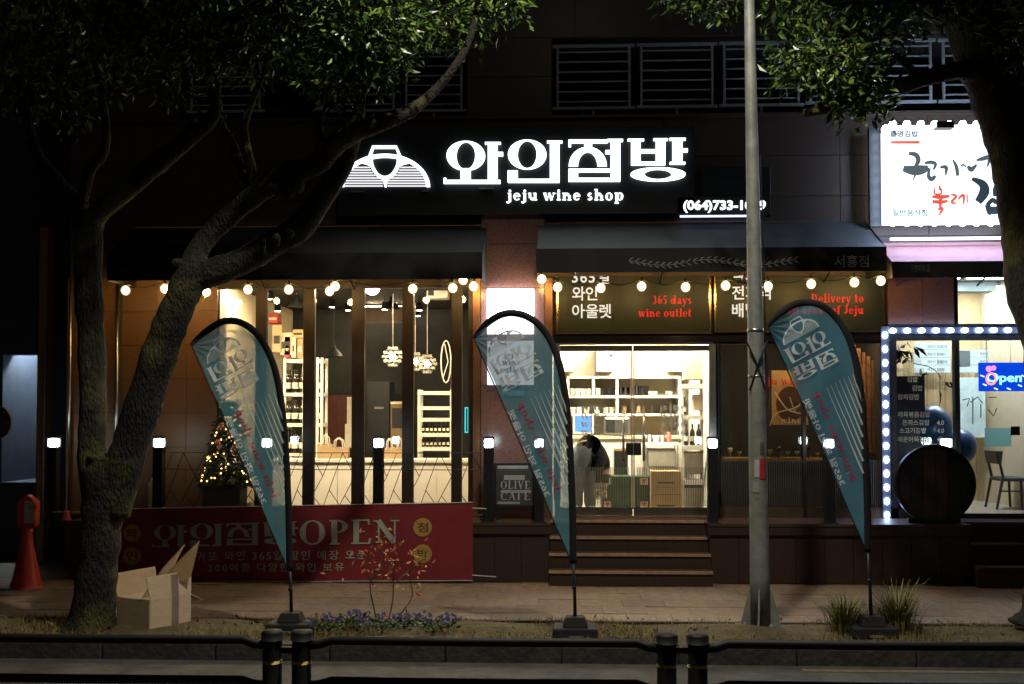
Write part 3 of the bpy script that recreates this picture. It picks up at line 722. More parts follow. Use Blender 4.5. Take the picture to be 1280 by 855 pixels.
# brush-lettered light box on the right
YR = 13.45
rs = thing('brush_lettered_sign', 'blazing white light box with black and red brush lettering and scalloped lamp edge', 'sign', (xof(1190, 278, YR), YR, zof(1190, 278, YR)))
x0, x1, z0, z1 = RX(1107, 156, 1290, 277, YR); MB().box(x0, x1, YR, YR + .25, z0, z1).build('face_box', m_sheet, rs)
MB().box(x0 - .14, x0 - .002, YR + .18, YR + .25, z0 - .02, z1 + .02).build('side_return', m_darkmetal, rs)
zq = lambda u, v: (1090 + u/5.7, 140 + v/5.7)
def brush(strokes, mat):
    a = Art()
    for pts, ws in strokes:
        q = spline([(p[0], p[1], w*1.3) for p, w in zip(pts, ws)], 5); a.line([(p[0], p[1]) for p in q], [p[2] for p in q])
    a.xf(zq); a.mesh(pxmap(YR - .004), 0, .0006).build('brush_lettering', mat, rs)
m_ink = M('brush_ink', (.02, .03, .035), .6, emit=(.42, .55, .62), es=.22); m_inkr = M('brush_red', (.5, .06, .03), .6, emit=(1, .14, .08), es=.75)
brush([([(262, 295), (312, 305), (330, 345), (308, 390)], [18, 26, 26, 16]), ([(222, 403), (290, 416), (350, 412), (402, 398)], [32, 52, 52, 28]), ([(318, 400), (310, 440), (292, 484)], [18, 14, 4]),
       ([(375, 365), (420, 358), (452, 372), (438, 412)], [14, 20, 18, 10]), ([(410, 400), (402, 455), (425, 478), (452, 455)], [12, 20, 26, 14]), ([(485, 395), (527, 395), (524, 450)], [12, 22, 8]), ([(575, 340), (600, 390), (610, 455)], [8, 20, 18]),
       ([(630, 388), (650, 376), (668, 392)], [8, 10, 8]), ([(682, 385), (706, 410), (745, 375)], [16, 28, 10]), ([(742, 345), (790, 333), (833, 325), (822, 392)], [10, 24, 22, 8]), ([(892, 300), (888, 350), (880, 415)], [10, 26, 28])], m_ink)
brush([([(712, 475), (785, 512), (800, 570), (755, 642)], [18, 44, 56, 40]), ([(880, 520), (877, 560), (873, 602)], [14, 28, 14]), ([(818, 665), (858, 628), (888, 650)], [20, 26, 22]), ([(822, 660), (838, 715), (850, 728)], [30, 30, 12]), ([(835, 700), (880, 700), (916, 675)], [36, 44, 14])],
      M('brush_ink_dark', (.01, .02, .03), .6, emit=(.1, .17, .22), es=.3))
brush([([(482, 525), (482, 560)], [12, 12]), ([(446, 545), (446, 582), (492, 582), (492, 545)], [10, 10, 10, 10]), ([(428, 603), (490, 606), (552, 600)], [14, 24, 14]), ([(430, 638), (490, 642), (540, 634)], [18, 22, 12]), ([(496, 606), (484, 640), (490, 690)], [16, 18, 14]), ([(470, 695), (500, 688), (478, 738)], [12, 18, 8]),
       ([(562, 588), (600, 600), (566, 642), (602, 652)], [10, 14, 14, 8]), ([(612, 622), (650, 592), (652, 660)], [10, 16, 8]), ([(676, 585), (678, 648)], [8, 8])], m_inkr)
Art().text('쿨명김밥', 0, 0, 1, .035).fit(128, 178, 330, 132).xf(zq).mesh(pxmap(YR - .004), 0).build('lettering', m_ink, rs)
Art().text('일반음식점', 0, 0, 1, .03).fit(145, 742, 395, 694).xf(zq).mesh(pxmap(YR - .004), 0).build('lettering', M('ink_green', (.1, .16, .14), .6, emit=(.4, .5, .45), es=.3), rs)
Art().rect(130, 206, 340, 226).xf(zq).mesh(pxmap(YR - .004), 0).build('red_rule', m_inkr, rs)
beads = [(1107, y) for y in [161 + 14.2*i for i in range(9)]] + [(x, 155.5) for x in [1116 + 17.5*i for i in range(10)]] + [(x, 278) for x in [1116 + 17.5*i for i in range(10)]]
led0 = None
for px, py in beads:
    p = P(px, py, YR - .02)
    if led0 is None:
        led0 = MB().ball((0, 0, 0), .045, 8, 5).build('led_module', EM('led_sign', (.5, .68, 1), 45), rs, smooth=True, origin=(0, 0, 0)); o = led0
    else: o = led0.copy(); COL.objects.link(o)
    o.location = p - rs.location
x0, x1, z0, z1 = RX(1170, 152, 1192, 160, YR - .1); MB().box(x0, x1, YR - .12, YR - .001, z0, z1).build('bracket_lamp', m_darkmetal, rs)
tl = thing('led_tube', 'thin white light tube along the top of the pink awning', 'light', P(1190, 299, 13.7))
MB().tube([P(1113, 299, 13.7), P(1300, 297, 13.7)], .018, 8).build('tube', EM('tube_white', (1, .95, 1), 3), tl)
# led chain framing the kimbap shop window
ch = thing('led_module_chain', 'chain of white lamp modules framing the kimbap shop window', 'lights', P(1106, 650, 13.88))
led1 = None
pts = [(1106.3 + .012*(i*17.3), 419 + 17.3*i, 0) for i in range(14)] + [(1116 + 18*i, 413.3 - .1*i, 1) for i in range(11)]
for px, py, h in pts:
    if led1 is None:
        led1 = {k: MB().ball((0, 0, 0), .042, 10, 6, sx=1 if k else .66, sz=.66 if k else 1).build('led_module', m_led, ch, origin=(0, 0, 0), smooth=True) for k in (0, 1)}
        used = set()
    if h not in used: o = led1[h]; used.add(h)
    else: o = led1[h].copy(); COL.objects.link(o)
    o.location = P(px, py, 13.9) - ch.location
MB().box(xof(1102, 500, 13.925), xof(1112, 500, 13.925), 13.915, 13.929, zof(1106, 650, 13.92), zof(1106, 408, 13.92)).build('strip', M('led_backing', (.05, .056, .075), .5), ch)
MB().box(xof(1112, 413, 13.925), xof(1310, 413, 13.925), 13.915, 13.929, zof(1200, 417, 13.92), zof(1200, 409, 13.92)).build('strip', M('led_backing', (.05, .056, .075), .5), ch)
# festoon bulbs
m_halo = halo_mat('bulb_halo', (1, .7, .3), 1.3, .5)  # see-through emissive shell imitating the glow round each bulb
def festoon(name, label, bulbs, Y, drops):
    t = thing(name, label, 'string lights', P(bulbs[0][0], bulbs[0][1], Y))
    path = []
    for i, (px, py) in enumerate(bulbs):
        p = P(px, py - 8, Y)
        if i:
            q = (path[-1] + p)/2; path.append(q - Vector((0, 0, .05)))
        path.append(p)
    MB().tube([tuple(q) for q in spline([tuple(q) for q in path], 3)], .006, 5).build('wire', m_black, t)
    for d in drops: MB().tube([tuple(P(x, y, Y)) for x, y in d], .005, 5).build('loose_wire', M('pale_wire', (.4, .38, .33), .6), t)
    bm = sm = None
    for px, py in bulbs:
        p = P(px, py, Y)
        if bm is None:
            bm = MB().ball((0, 0, 0), .042, 8, 6, sz=1.1).build('bulb', m_bulb, t, smooth=True, origin=(0, 0, 0)); b = bm; gm = MB().ball((0, 0, 0), .058, 14, 10, sz=1.05).build('halo', m_halo, b, smooth=True, origin=(0, 0, 0)); gm.location = (0, 0, 0)
            sm = MB().lathe([(.018, .058), (.018, .09), (.01, .11)], (0, 0, 0), 8).build('socket', m_black, b, origin=(0, 0, 0)); sm.parent = b; sm.location = (0, 0, 0)
        else:
            b = bm.copy(); COL.objects.link(b); s = sm.copy(); COL.objects.link(s); s.parent = b; s = gm.copy(); COL.objects.link(s); s.parent = b
        b.location = p - t.location
festoon('string_lights', 'warm bulbs strung below the plain black awning', [(157, 363), (206, 361), (258, 365), (310, 362), (361, 362), (412, 364), (419, 358), (516, 361), (566, 360), (579, 350), (592, 358)], 13.3,
        [[(258, 368), (252, 380), (240, 392), (231, 396)], [(240, 392), (236, 399)]])
festoon('string_lights', 'warm bulbs strung below the charcoal garland awning', [(677, 349), (697, 359), (751, 360), (802, 358), (857, 359), (907, 357), (960, 358), (1014, 355), (1068, 353), (1101, 351)], 13.3, [])
# bollard lamps
def bollard(px, label, first=[None]):
    p = P(px, 652, YD + (.42 if px == 1184 else .08)); p.z = ZD
    if first[0]:
        return copy_tree(first[0], p, label)
    t = thing('bollard_lamp', label, 'bollard', p, 'square black bollard lamps along the deck edge'); first[0] = t
    x, y, z = p; h = .88
    MB().box(x - .06, x + .06, y - .06, y + .06, z, z + h).build('post', m_black, t, bevel=.008)
    MB().box(x - .05, x + .05, y - .05, y + .05, z + h, z + h + .1).build('lens', m_boll, t, bevel=.018)
    for sx in (-1, 1):
        for sy in (-1, 1): MB().box(x + sx*.056 - .005, x + sx*.056 + .005, y + sy*.056 - .005, y + sy*.056 + .005, z + h, z + h + .111).build('corner_bar', m_black, t)
    MB().box(x - .062, x + .062, y - .062, y + .062, z + h + .111, z + h + .13).build('cap', m_black, t)
    MB().box(x - .09, x + .09, y - .09, y + .09, z, z + .012).build('base_plate', m_black, t)
for px, l in ((66, 'lit bollard left of the tree, beside the steel downpipe'), (198, 'lit bollard just right of the left tree trunk'), (333, 'lit bollard seen through the left feather flag'), (473, 'lit bollard in front of the folding windows'),
              (611, 'lit bollard at the left edge of the granite column'), (674, 'lit bollard behind the middle feather flag, by the steps'), (891, 'lit bollard at the right jamb of the glass doors'), (1037, 'lit bollard seen through the right feather flag'), (1184, 'lit bollard behind the round black tabletop')):
    bollard(px, l)
# lattice railing
rl = thing('lattice_railing', 'thin black railing of diagonal bars in front of the folding windows', 'railing', P(400, 652, YD + .08))
YQ = YD + .08; q0, q1 = P(204, 600, YQ), P(605, 600, YQ); zt, zl_ = zof(400, 566, YQ), ZD + .08
for z in (zt, zl_, zof(400, 587, YQ)): MB().tube([(q0.x, YQ, z), (q1.x, YQ, z)], .006, 6).build('rail', m_black, rl)
n = 10; w = (q1.x - q0.x)/n
for i in range(n):
    a, b = q0.x + i*w, q0.x + (i + 1)*w; h = zt - zl_
    for (u0, v0, u1, v1) in ((0, .1, .62, 1), (.38, 0, 1, .62), (0, .62, .3, 1), (.62, 1, 1, .62), (.2, .4, .5, .17), (.02, .12, .2, 0), (.7, .3, 1, .1)):
        MB().tube([(a + w*u0, YQ, zl_ + h*v0), (a + w*u1, YQ, zl_ + h*v1)], .005, 5).build('bar', m_black, rl)
# red opening banner
YB = YD - .1
bn = thing('opening_banner', 'dark red opening banner with pale lettering tied along the deck face', 'banner', P(380, 727, YB))
def bmap(u, v, o): # u 150..590, v 0..1
    yt = 635.5 - (u - 165)/425*8; yb = 728.5 - (u - 165)/425*2
    p = P(u, yt + (yb - yt)*v, YB); p.y += .012*math.sin(u*.045)*math.sin(v*3) - o + .008*math.sin(u*.13 + v*3); return p
MB().grid(lambda a, b: bmap(146 + 445*a, b, 0), 60, 8).build('sheet', m_redban, bn, smooth=True)
for v in (0.004, .992): MB().tube([tuple(bmap(146 + 445*i/20, v, .004)) for i in range(21)], .006, 5).build('hem_cord', M('cord_white', (.45, .4, .38), .7), bn)
def bfit(a, x0, y0, x1, y1, mat, name='lettering'):
    if x0 is not None: a.fit(x0, y0, x1, y1)
    a.mesh(lambda u, v, o: bmap(u, (v - 631)/(728 - 631), .010 + o), 0, .0002).build(name, mat, bn)
for s in syllables():
    s.xf(lambda u, v: (190 + (u - 58)/1180*183, 651 + (v - 33)/219*31)); bfit(s, None, 0, 0, 0, m_banprint, 'letter')
for s, p0, p1 in (('O', 375, 407), ('P', 412, 435), ('E', 439, 464), ('N', 467, 499)): bfit(serif(s, .05), p0, 681, p1, 650, m_banprint, 'letter')
bfit(Art().text('서귀포 와인 365일 할인 매장 오픈', 0, 0, 1, .008, space=1.25), 231, 700, 458, 688, m_banprint); bfit(Art().text('300여종 다양한 와인 보유', 0, 0, 1, .008, space=1.25), 261, 714.5, 430, 703.5, m_banprint)
for px, py, s in ((165, 663, '와'), (165, 693, '인'), (528.5, 661, '점'), (528.5, 693.5, '방')):
    Art().disc(px, py, 11.5).mesh(lambda u, v, o: bmap(u, (v - 631)/97, .007 + o), 0).build('badge', m_bangold, bn)
    bfit(Art().text(s, 0, 0, 1, .012), px - 6.5, py + 6, px + 6.5, py - 6, M('badge_ink', (.08, .02, .02), .7))
for (x, y, x2, y2) in ((590, 635, 608, 636), (590, 719, 620, 721), (150, 640, 66, 640)):
    MB().tube([tuple(P(x, y, YB)), tuple(P(x2, y2, YB + .05))], .006, 5).build('tie_cord', M('cord_white2', (.55, .5, .45), .7), bn)

# ================================================================== FEATHER FLAGS
m_flag = fabric_mat('flag_teal', (.075, .215, .295), .2, .42)
m_flagp = fabric_mat('flag_print', (.74, .8, .84), .08, .3); m_flagr = fabric_mat('flag_print_red', (.5, .03, .08), .08, .3); m_sleeve = M('flag_sleeve', (.01, .01, .012), .8)
curve3 = [(960, 408), (966, 400), (977, 390), (992, 381), (1008, 377.5), (1026, 381), (1043, 393), (1058, 415), (1069, 447), (1077, 497), (1081.5, 560), (1084, 625), (1085, 690)]
def z8(x, y): return (950 + x/2.514, 360 + y/2.514)
def zf(x, y): return (955 + x/6.579, 370 + y/6.579)
def flag(dx, dy, Y, basepx, basepy, label, ph, amp):
    base = P(basepx, basepy, Y); base.z = 0.0
    t = thing('feather_flag', label, 'flag', base, 'teal feather flags standing in the planting strip')
    def rip(x, y):
        e = max(0, min(1, (1085 - x)/125)); k = (y - 378)/310
        return amp*e*math.sin((x - 960)*.045 - (y - 400)*.02 + ph) + .02*e*math.sin((x*.11 + y*.06) + ph*2) + .03*(1 - k)*e + .008*math.sin(math.atan2(y - 408, x - 958)*17 + ph)*min(1, math.hypot(x - 958, y - 408)/12)*math.exp(-math.hypot(x - 958, y - 408)/55)
    def mp(x, y, o): 
        p = P(x + dx, y + dy, Y); p.y += rip(x, y) - o; return p
    C = spline(curve3, 7); n = len(C) - 1
    def surf(u, v):
        i = min(int(v*n), n - 1); f = v*n - i; r = (C[i][0]*(1 - f) + C[i + 1][0]*f, C[i][1]*(1 - f) + C[i + 1][1]*f)
        l = (960 + 123*v**1.35 + 2.5*math.sin(v*math.pi), 408 + 281*v**1.35)
        return mp(l[0] + (r[0] - l[0])*u, l[1] + (r[1] - l[1])*u, 0)
    MB().grid(surf, 60, n).build('fabric', m_flag, t, smooth=True)
    prof = [.034 + .01*math.sin(min(1, i/n*2)*math.pi/2) for i in range(n + 1)]
    MB().tube([tuple(mp(c[0], c[1], .0)) for c in C], [.016 + .016*min(1, i/14) for i in range(n + 1)], 8, flat=.5).build('sleeve', m_sleeve, t, smooth=True)
    MB().tube([tuple(mp(960, 408, .005)), tuple(mp(1022, 549, .005)), tuple(mp(1083, 689, .005))], .006, 5).build('hem', m_sleeve, t)
    e = mp(1085, 688, 0); top = Vector((base.x, Y, .16))
    MB().tube([tuple(top), tuple((top + e)/2 + Vector((.004, 0, 0))), tuple(e)], [.017, .015, .013], 8).build('pole', m_black, t, smooth=True)
    MB().ball(tuple(top*.45 + e*.55), .022, 8, 6).build('pole_joint', m_black, t, smooth=True)
    bb = MB(); x, y = base.x, Y
    bb.hexa([(x - .205, y - .17, .0), (x + .205, y - .17, .0), (x + .205, y + .17, .0), (x - .205, y + .17, .0), (x - .195, y - .16, .1), (x + .195, y - .16, .1), (x + .195, y + .16, .1), (x - .195, y + .16, .1)])
    bs = bb.build('base', m_blackm, t, bevel=.015)
    MB().hexa([(x - .115, y - .11, .1), (x + .115, y - .11, .1), (x + .115, y + .11, .1), (x - .115, y + .11, .1), (x - .08, y - .075, .185), (x + .08, y - .075, .185), (x + .08, y + .075, .185), (x - .08, y + .075, .185)]).build('collar', m_blackm, bs, bevel=.01)
    MB().box(x - .06, x + .06, y - .176, y - .17, .02, .04).build('grip_slot', M('grey_slot', (.2, .2, .19), .6), bs)
    # print
    def put(a, mat, nm='lettering', d=.006): a.mesh(mp, 0, .0002).build(nm, mat, t)
    off = lambda f: (lambda x, y, o: mp(x, y, o + .005))
    S = syllables(); mp2 = lambda x, y, o: mp(x, y, o + .014)
    A1 = Art().join(S[0]).join(S[1]); A1.xf(lambda u, v: zf(553 + (u - 58)/562*-325 + (250 - v)/202*-63, 383 + (u - 58)/562*179 + (250 - v)/202*-117))
    A2 = Art().join(S[2]).join(S[3]); A2.xf(lambda u, v: zf(612 + (u - 662)/568*-330 + (242 - v)/202*-50, 537 + (u - 662)/568*170 + (242 - v)/202*-110))
    A1.join(A2).mesh(mp2, 0, .0001).build('lettering', m_flagp, t)
    emblem().join(emblem_lines()).xf(lambda u, v: zf(160 + (u - 60)/1145*295 + (655 - v)/525*-57, 408 + (u - 60)/1145*-158 + (655 - v)/525*-145)).mesh(mp2, 0, .0001).build('emblem', m_flagp, t)
    L = Art()
    for i in range(7):
        a = (207 + i*14, 312 - i*7); b = (323 - i*.5, 582 - i*38)
        L.line([z8(a[0] + (b[0] - a[0])*k/8, a[1] + (b[1] - a[1])*k/8) for k in [j/4 for j in range(33)]], [.35 + 2.2*j/32 for j in range(33)])
    L.mesh(mp2, 0, .0001).build('stripes', m_flagp, t)
    def along(a, x0, y0, x1, y1, h, mat):
        w = max(v[0] for v in a.v); dxx, dyy = x1 - x0, y1 - y0; l = math.hypot(dxx, dyy); nx, ny = -dyy/l, dxx/l   # up = towards the pole
        a.xf(lambda u, v: z8(x0 + dxx*u/w + nx*v*h, y0 + dyy*u/w + ny*v*h)); a.mesh(mp2, 0, .0001).build('lettering', mat, t)
    along(serif('jeju wine shop', .1), 286, 606, 166, 330, 24, m_flagr)
    along(Art().text('365일 와인 아울렛', 0, 0, 1, .02), 253, 622, 134, 352, 22, m_flagp)
    return t
flag(-723, 23, 10.15, 364, 795, 'left teal feather flag between the tree and the red bush', .6, .075)
flag(-368.5, 14, 10.05, 719, 795, 'middle teal feather flag in front of the granite column and steps', 2.2, .06)
flag(0, 0, 10.2, 1089, 790, 'right teal feather flag standing in the grass clumps by the pole', 3.6, .05)

# ================================================================== STREET LIGHT POLE
pb = P(951, 782, 10.45); pb.z = 0
sp = thing('street_light_pole', 'grey galvanised steel street light pole with flared base and stickers', 'pole', pb)
top = Vector((pb.x - .1, pb.y, 9.2))
at = lambda z: pb + (top - pb)*(z/9.2)
MB().tube([tuple(at(z)) for z in (0, .5, 2, 4, 6, 9.2)], [.094, .091, .079, .062, .048, .04], 20).build('shaft', m_galv, sp, smooth=True)
MB().box(pb.x - .2, pb.x + .2, pb.y - .2, pb.y + .2, -.02, .02).build('base_plate', m_galv, sp, bevel=.005)
for i in range(4):
    a = rad(45 + 90*i) + .5; c, s = math.cos(a), math.sin(a); q = []
    for r, z in ((.09, .02), (.19, .02), (.17, .1), (.1, .38), (.09, .38)): q.append((r, z))
    vs = [(pb.x + r*c - s*.008*k, pb.y + r*s + c*.008*k, z) for k in (-1, 1) for r, z in q]
    MB().add(vs, [(0, 1, 2, 3, 4), (9, 8, 7, 6, 5)] + [(j, j + 5, (j + 1) % 5 + 5, (j + 1) % 5) for j in range(5)]).build('gusset', m_galv, sp)
    MB().lathe([(.02, .02), (.02, .06), (.012, .08)], (pb.x + .17*math.cos(a + .7), pb.y + .17*math.sin(a + .7), 0), 6).build('bolt', m_galv, sp)
for z in (zof(945, 412, 10.35), zof(945, 470, 10.35)):
    MB().lathe([(.072, -.012), (.078, -.012), (.078, .012), (.072, .012)], tuple(at(z)), 16).build('strap', m_steel, sp, smooth=True)
for s in (-1, 1):
    a = at(zof(945, 425, 10.35)); b = at(zof(945, 488, 10.35))
    MB().tube([(a.x + s*.1, a.y - .07, a.z), (a.x + s*.02, a.y - .088, (a.z*.6 + b.z*.4)), (b.x - s*.075, b.y - .06, b.z)], .009, 6).build('cable_tie', m_black, sp)
MB().tube([(at(4.2).x + .072, 10.42, 4.4), (at(2.1).x + .09, 10.42, 2.1)], .007, 6).build('cable', m_black, sp)
def sticker(px0, py0, px1, py1, mat):
    x0, x1, z0, z1 = RX(px0, py0, px1, py1, 10.33); c = at((z0 + z1)/2)
    def f(u, v):
        x = x0 + (x1 - x0)*u; rr_ = .0985 - .0085*c.z; d = max(-rr_*.97, min(rr_*.97, x - c.x)); return Vector((c.x + d, c.y - math.sqrt(rr_**2 - d*d) - .002, z0 + (z1 - z0)*v))
    MB().grid(f, 6, 1).build('sticker', mat, sp)
sticker(944, 575, 950, 597, M('sticker_white', (.5, .5, .5), .5)); sticker(950.5, 574, 959, 599, M('sticker_red', (.45, .04, .05), .5)); sticker(951, 553, 956, 568, M('sticker_dark', (.12, .1, .1), .5)); sticker(942, 603, 950, 616, M('sticker_grey', (.3, .31, .3), .6))
hd = Vector((top.x - 1.4, 6.8, 9.35))
MB().tube([tuple(top - Vector((0, 0, .05))), (top.x - .4, top.y - .9, 9.4), (top.x - 1.25, 7.15, 9.45)], [.05, .04, .035], 10).build('arm', m_galv, sp, smooth=True)
hh = MB().box(hd.x - .13, hd.x + .13, hd.y - .4, hd.y + .4, 9.38, 9.5).build('lamp_head', m_galv, sp, bevel=.03)
MB().box(hd.x - .1, hd.x + .1, hd.y - .3, hd.y + .3, 9.362, 9.379).build('lens', EM('street_lens', (1, .9, .68), 30), hh)
ld = bpy.data.lights.new('street_lamp', 'SPOT'); ld.energy = 2700; ld.color = (1, .92, .74); ld.spot_size = rad(164); ld.spot_blend = .22; ld.shadow_soft_size = .15
lo = bpy.data.objects.new('street_lamp', ld); COL.objects.link(lo); lo.parent = sp; lo.location = Vector((hd.x, hd.y, 9.34)) - pb; lo.rotation_euler = (rad(-24), 0, 0)

# ================================================================== MEDIAN FENCE
YF = 6.0
m_fence = M('fence_black', (.006, .006, .007), .6, var=.3, scale=12, spec=.25); m_refl = M('reflector_yellow', (.5, .33, .03), .4)
def fence(px0, px1, label):
    a, b = P(px0, 825, YF), P(px1, 825, YF); zt = zof(600, 797, YF); zr = -.15
    t = thing('median_fence_panel', label, 'fence', ((a.x + b.x)/2, YF, zr), 'black two-rail panels of the road median fence')
    for z, nm in ((zt - .022, 'top_rail'), (zof(600, 853, YF), 'bottom_rail'), (.18, 'bottom_rail')):
        MB().tube([(a.x + .02, YF, z - .028), (a.x + .1, YF, z - .02), (a.x + .16, YF, z), ((a.x + b.x)/2, YF, z - .003), (b.x - .16, YF, z), (b.x - .1, YF, z - .02), (b.x - .02, YF, z - .028)], .025, 12).build(nm, m_fence, t, smooth=True)
    for p in (a, b):
        po = MB().lathe([(.052, zr), (.052, zt + .0), (.048, zt + .012)], (p.x, YF, 0), 18).build('post', m_fence, t, smooth=True)
        MB().lathe([(.06, zt - .02), (.06, zt + .018), (.05, zt + .03)], (p.x, YF, 0), 18).build('cap', m_fence, po, smooth=True)
        MB().lathe([(.0535, zof(600, 831, YF)), (.0535, zof(600, 827, YF))], (p.x, YF, 0), 18).build('reflective_band', m_refl, po, smooth=True)
        MB().lathe([(.11, zr), (.1, zr + .02), (.06, zr + .05)], (p.x, YF, 0), 14).build('foot', m_fence, po, smooth=True)
fence(-180, 340.5, 'black fence panel at the left, in front of the cardboard box'); fence(377, 833.5, 'middle black fence panel in front of the entrance steps'); fence(872, 1335, 'black fence panel at the right, in front of the grass clumps')
for p0, p1 in ((340.5, 377), (833.5, 872)):
    a, b = P(p0, 798, YF), P(p1, 798, YF)
    MB().box(a.x - .04, b.x + .04, YF - .02, YF + .02, a.z - .075, a.z - .045).build('coupling_bar', m_fence, [o for o in COL.objects if o.name.startswith('median_fence_panel') and o.location.x < a.x][-1])

# ================================================================== TREES
def bark_mat():
    m = M('bark', (.009, .008, .0065), .9, col2=(.034, .03, .024), scale=14, bump=1., bscale=30, stretch=(1.6, 1.6, .6))
    nt = m.node_tree; b = nt.nodes['Principled BSDF']; L = nt.links.new
    for q in nt.nodes:
        if q.type == 'BUMP': q.inputs['Distance'].default_value = .05
    src = b.inputs['Base Color'].links[0].from_socket
    tc = nt.nodes.new('ShaderNodeTexCoord'); n = nt.nodes.new('ShaderNodeTexNoise'); n.inputs['Scale'].default_value = 2.2; n.inputs['Detail'].default_value = 7
    L(tc.outputs['Object'], n.inputs['Vector'])
    r = nt.nodes.new('ShaderNodeValToRGB'); r.color_ramp.elements[0].position = .5; r.color_ramp.elements[1].position = .62; L(n.outputs['Fac'], r.inputs[0])
    mx = nt.nodes.new('ShaderNodeMixRGB'); mx.inputs[2].default_value = (.085, .08, .028, 1); L(r.outputs[0], mx.inputs[0]); L(src, mx.inputs[1]); L(mx.outputs[0], b.inputs['Base Color'])
    return m
m_bark = bark_mat()
def leaf_mat(name, c, rough=.3):
    m = M(name, tuple(x*.65 for x in c), rough, col2=tuple(x*1.35 for x in c), scale=3, spec=.35); return m
m_leaf = leaf_mat('leaf_glossy', (.02, .046, .01)); m_leafl = leaf_mat('leaf_light', (.12, .2, .035), .3)
def limb(t, name, pts, k=5, n=12, lump=.06):
    q = spline([(*P(x, y, Y), r*Y/F_PX) for x, y, Y, r in pts], k)
    MB().tube([p[:3] for p in q], [p[3]*(1 + random.uniform(-.06, .06)) for p in q], n, lump=lump).build(name, m_bark, t, smooth=True)
def leaves(mb, c, dirn, n, L0, spread=.09, mats=2):
    c = Vector(c)
    for i in range(n):
        d = (dirn + Vector((random.gauss(0, .75), random.gauss(0, .75), random.gauss(-.1, .6)))).normalized()
        l = L0*random.uniform(.5, 1.35); w = l*random.uniform(.17, .24); s = d.cross(Vector((random.gauss(0, 1), random.gauss(0, 1), random.gauss(0, 1)))).normalized(); up = s.cross(d)
        b = c + Vector((random.gauss(0, spread), random.gauss(0, spread), random.gauss(0, spread))); m = b + d*l*.5
        mb.add([b, m + s*w + up*l*.06, b + d*l - up*l*.1, m - s*w + up*l*.06, m - up*l*.03], [(0, 4, 1), (1, 4, 2), (2, 4, 3), (3, 4, 0)], random.randrange(mats))
def crown(t, clumps, L0=.102, seed=3, per=11):
    random.seed(seed); mb = MB(); tw = MB()
    for (px, py, Y, rx, ry, rz, n) in clumps:
        c = P(px, py, Y)
        for i in range(n):
            while True:
                u = Vector((random.uniform(-1, 1), random.uniform(-1, 1), random.uniform(-1, 1)))
                if .25 < u.length < 1: break
            u *= (u.length**-.35)
            p = c + Vector((u.x*rx, u.y*ry, u.z*rz)); d = Vector((u.x, u.y*1.2, u.z - .25)).normalized()
            leaves(mb, p, d, per, L0)
            if i % 3 == 0: tw.tube([tuple(c + (p - c)*.25 + Vector((0, 0, .05))), tuple((c + p)/2 + Vector((0, 0, .03))), tuple(p + d*.06)], [.009, .006, .003], 4)
    mb.build('crown', [m_leaf, m_leafl], t); tw.build('twigs', m_bark, t)
b0 = P(118, 785, 10.25); b0.z = 0
tr = thing('street_tree', 'big forked evergreen tree with mossy bark beside the red banner', 'tree', b0)
limb(tr, 'trunk', [(112, 800, 10.2, 42), (115, 775, 10.2, 31), (121, 720, 10.2, 25), (127, 660, 10.2, 25.5), (133, 600, 10.2, 28), (136, 570, 10.2, 26)], 5, 20, .05)
limb(tr, 'limb', [(128, 640, 10.2, 22), (116, 570, 10.22, 18), (117, 500, 10.25, 17), (115, 430, 10.3, 18), (111, 350, 10.3, 17.5), (111, 285, 10.3, 18)], 6, 14)
limb(tr, 'limb', [(138, 640, 10.2, 25), (158, 570, 10.15, 23), (181, 500, 10.1, 23), (204, 430, 10.05, 22), (226, 375, 10, 21), (242, 345, 10, 21), (262, 332, 10, 17)], 6, 16)
limb(tr, 'limb', [(225, 372, 10, 18), (250, 310, 10.1, 14), (285, 272, 10.1, 13), (325, 238, 10, 16), (350, 222, 9.95, 15), (395, 205, 9.9, 14), (430, 172, 9.85, 14), (470, 155, 9.85, 12), (510, 140, 9.9, 9), (545, 112, 10, 6), (572, 78, 10, 5), (590, 40, 10.1, 4), (600, -20, 10.2, 3)])
limb(tr, 'limb', [(242, 348, 10, 20), (300, 328, 10.05, 18), (335, 308, 10.1, 17), (372, 287, 10.15, 17), (402, 248, 10.2, 15), (424, 212, 10.2, 14), (440, 180, 10.2, 10), (450, 130, 10.1, 7), (455, 70, 9.9, 6), (440, 10, 9.9, 5)])
limb(tr, 'limb', [(322, 240, 10, 10), (302, 212, 10.1, 8), (290, 180, 10.2, 7), (274, 152, 10.2, 7), (264, 110, 10.2, 6), (268, 60, 10.2, 5)])
limb(tr, 'limb', [(318, 236, 10, 8), (312, 200, 9.9, 6), (306, 160, 9.9, 5), (318, 120, 9.9, 4), (340, 70, 9.9, 3)])
limb(tr, 'limb', [(111, 300, 10.3, 16), (122, 268, 10.3, 14), (160, 235, 10.2, 14), (205, 198, 10.1, 13), (240, 170, 10, 11), (268, 142, 10, 9), (272, 90, 10, 6), (300, 30, 10, 5)])
limb(tr, 'limb', [(111, 300, 10.3, 16), (95, 255, 10.4, 11), (70, 225, 10.4, 9), (45, 190, 10.4, 7), (30, 130, 10.4, 6), (10, 60, 10.4, 5)])
limb(tr, 'limb', [(100, 262, 10.35, 8), (112, 215, 10.3, 7), (130, 190, 10.3, 6), (132, 150, 10.3, 5), (120, 80, 10.3, 4)])
limb(tr, 'limb', [(400, 205, 9.9, 7), (402, 180, 9.9, 6), (396, 140, 9.85, 7), (402, 122, 9.85, 5), (412, 60, 9.9, 4)])
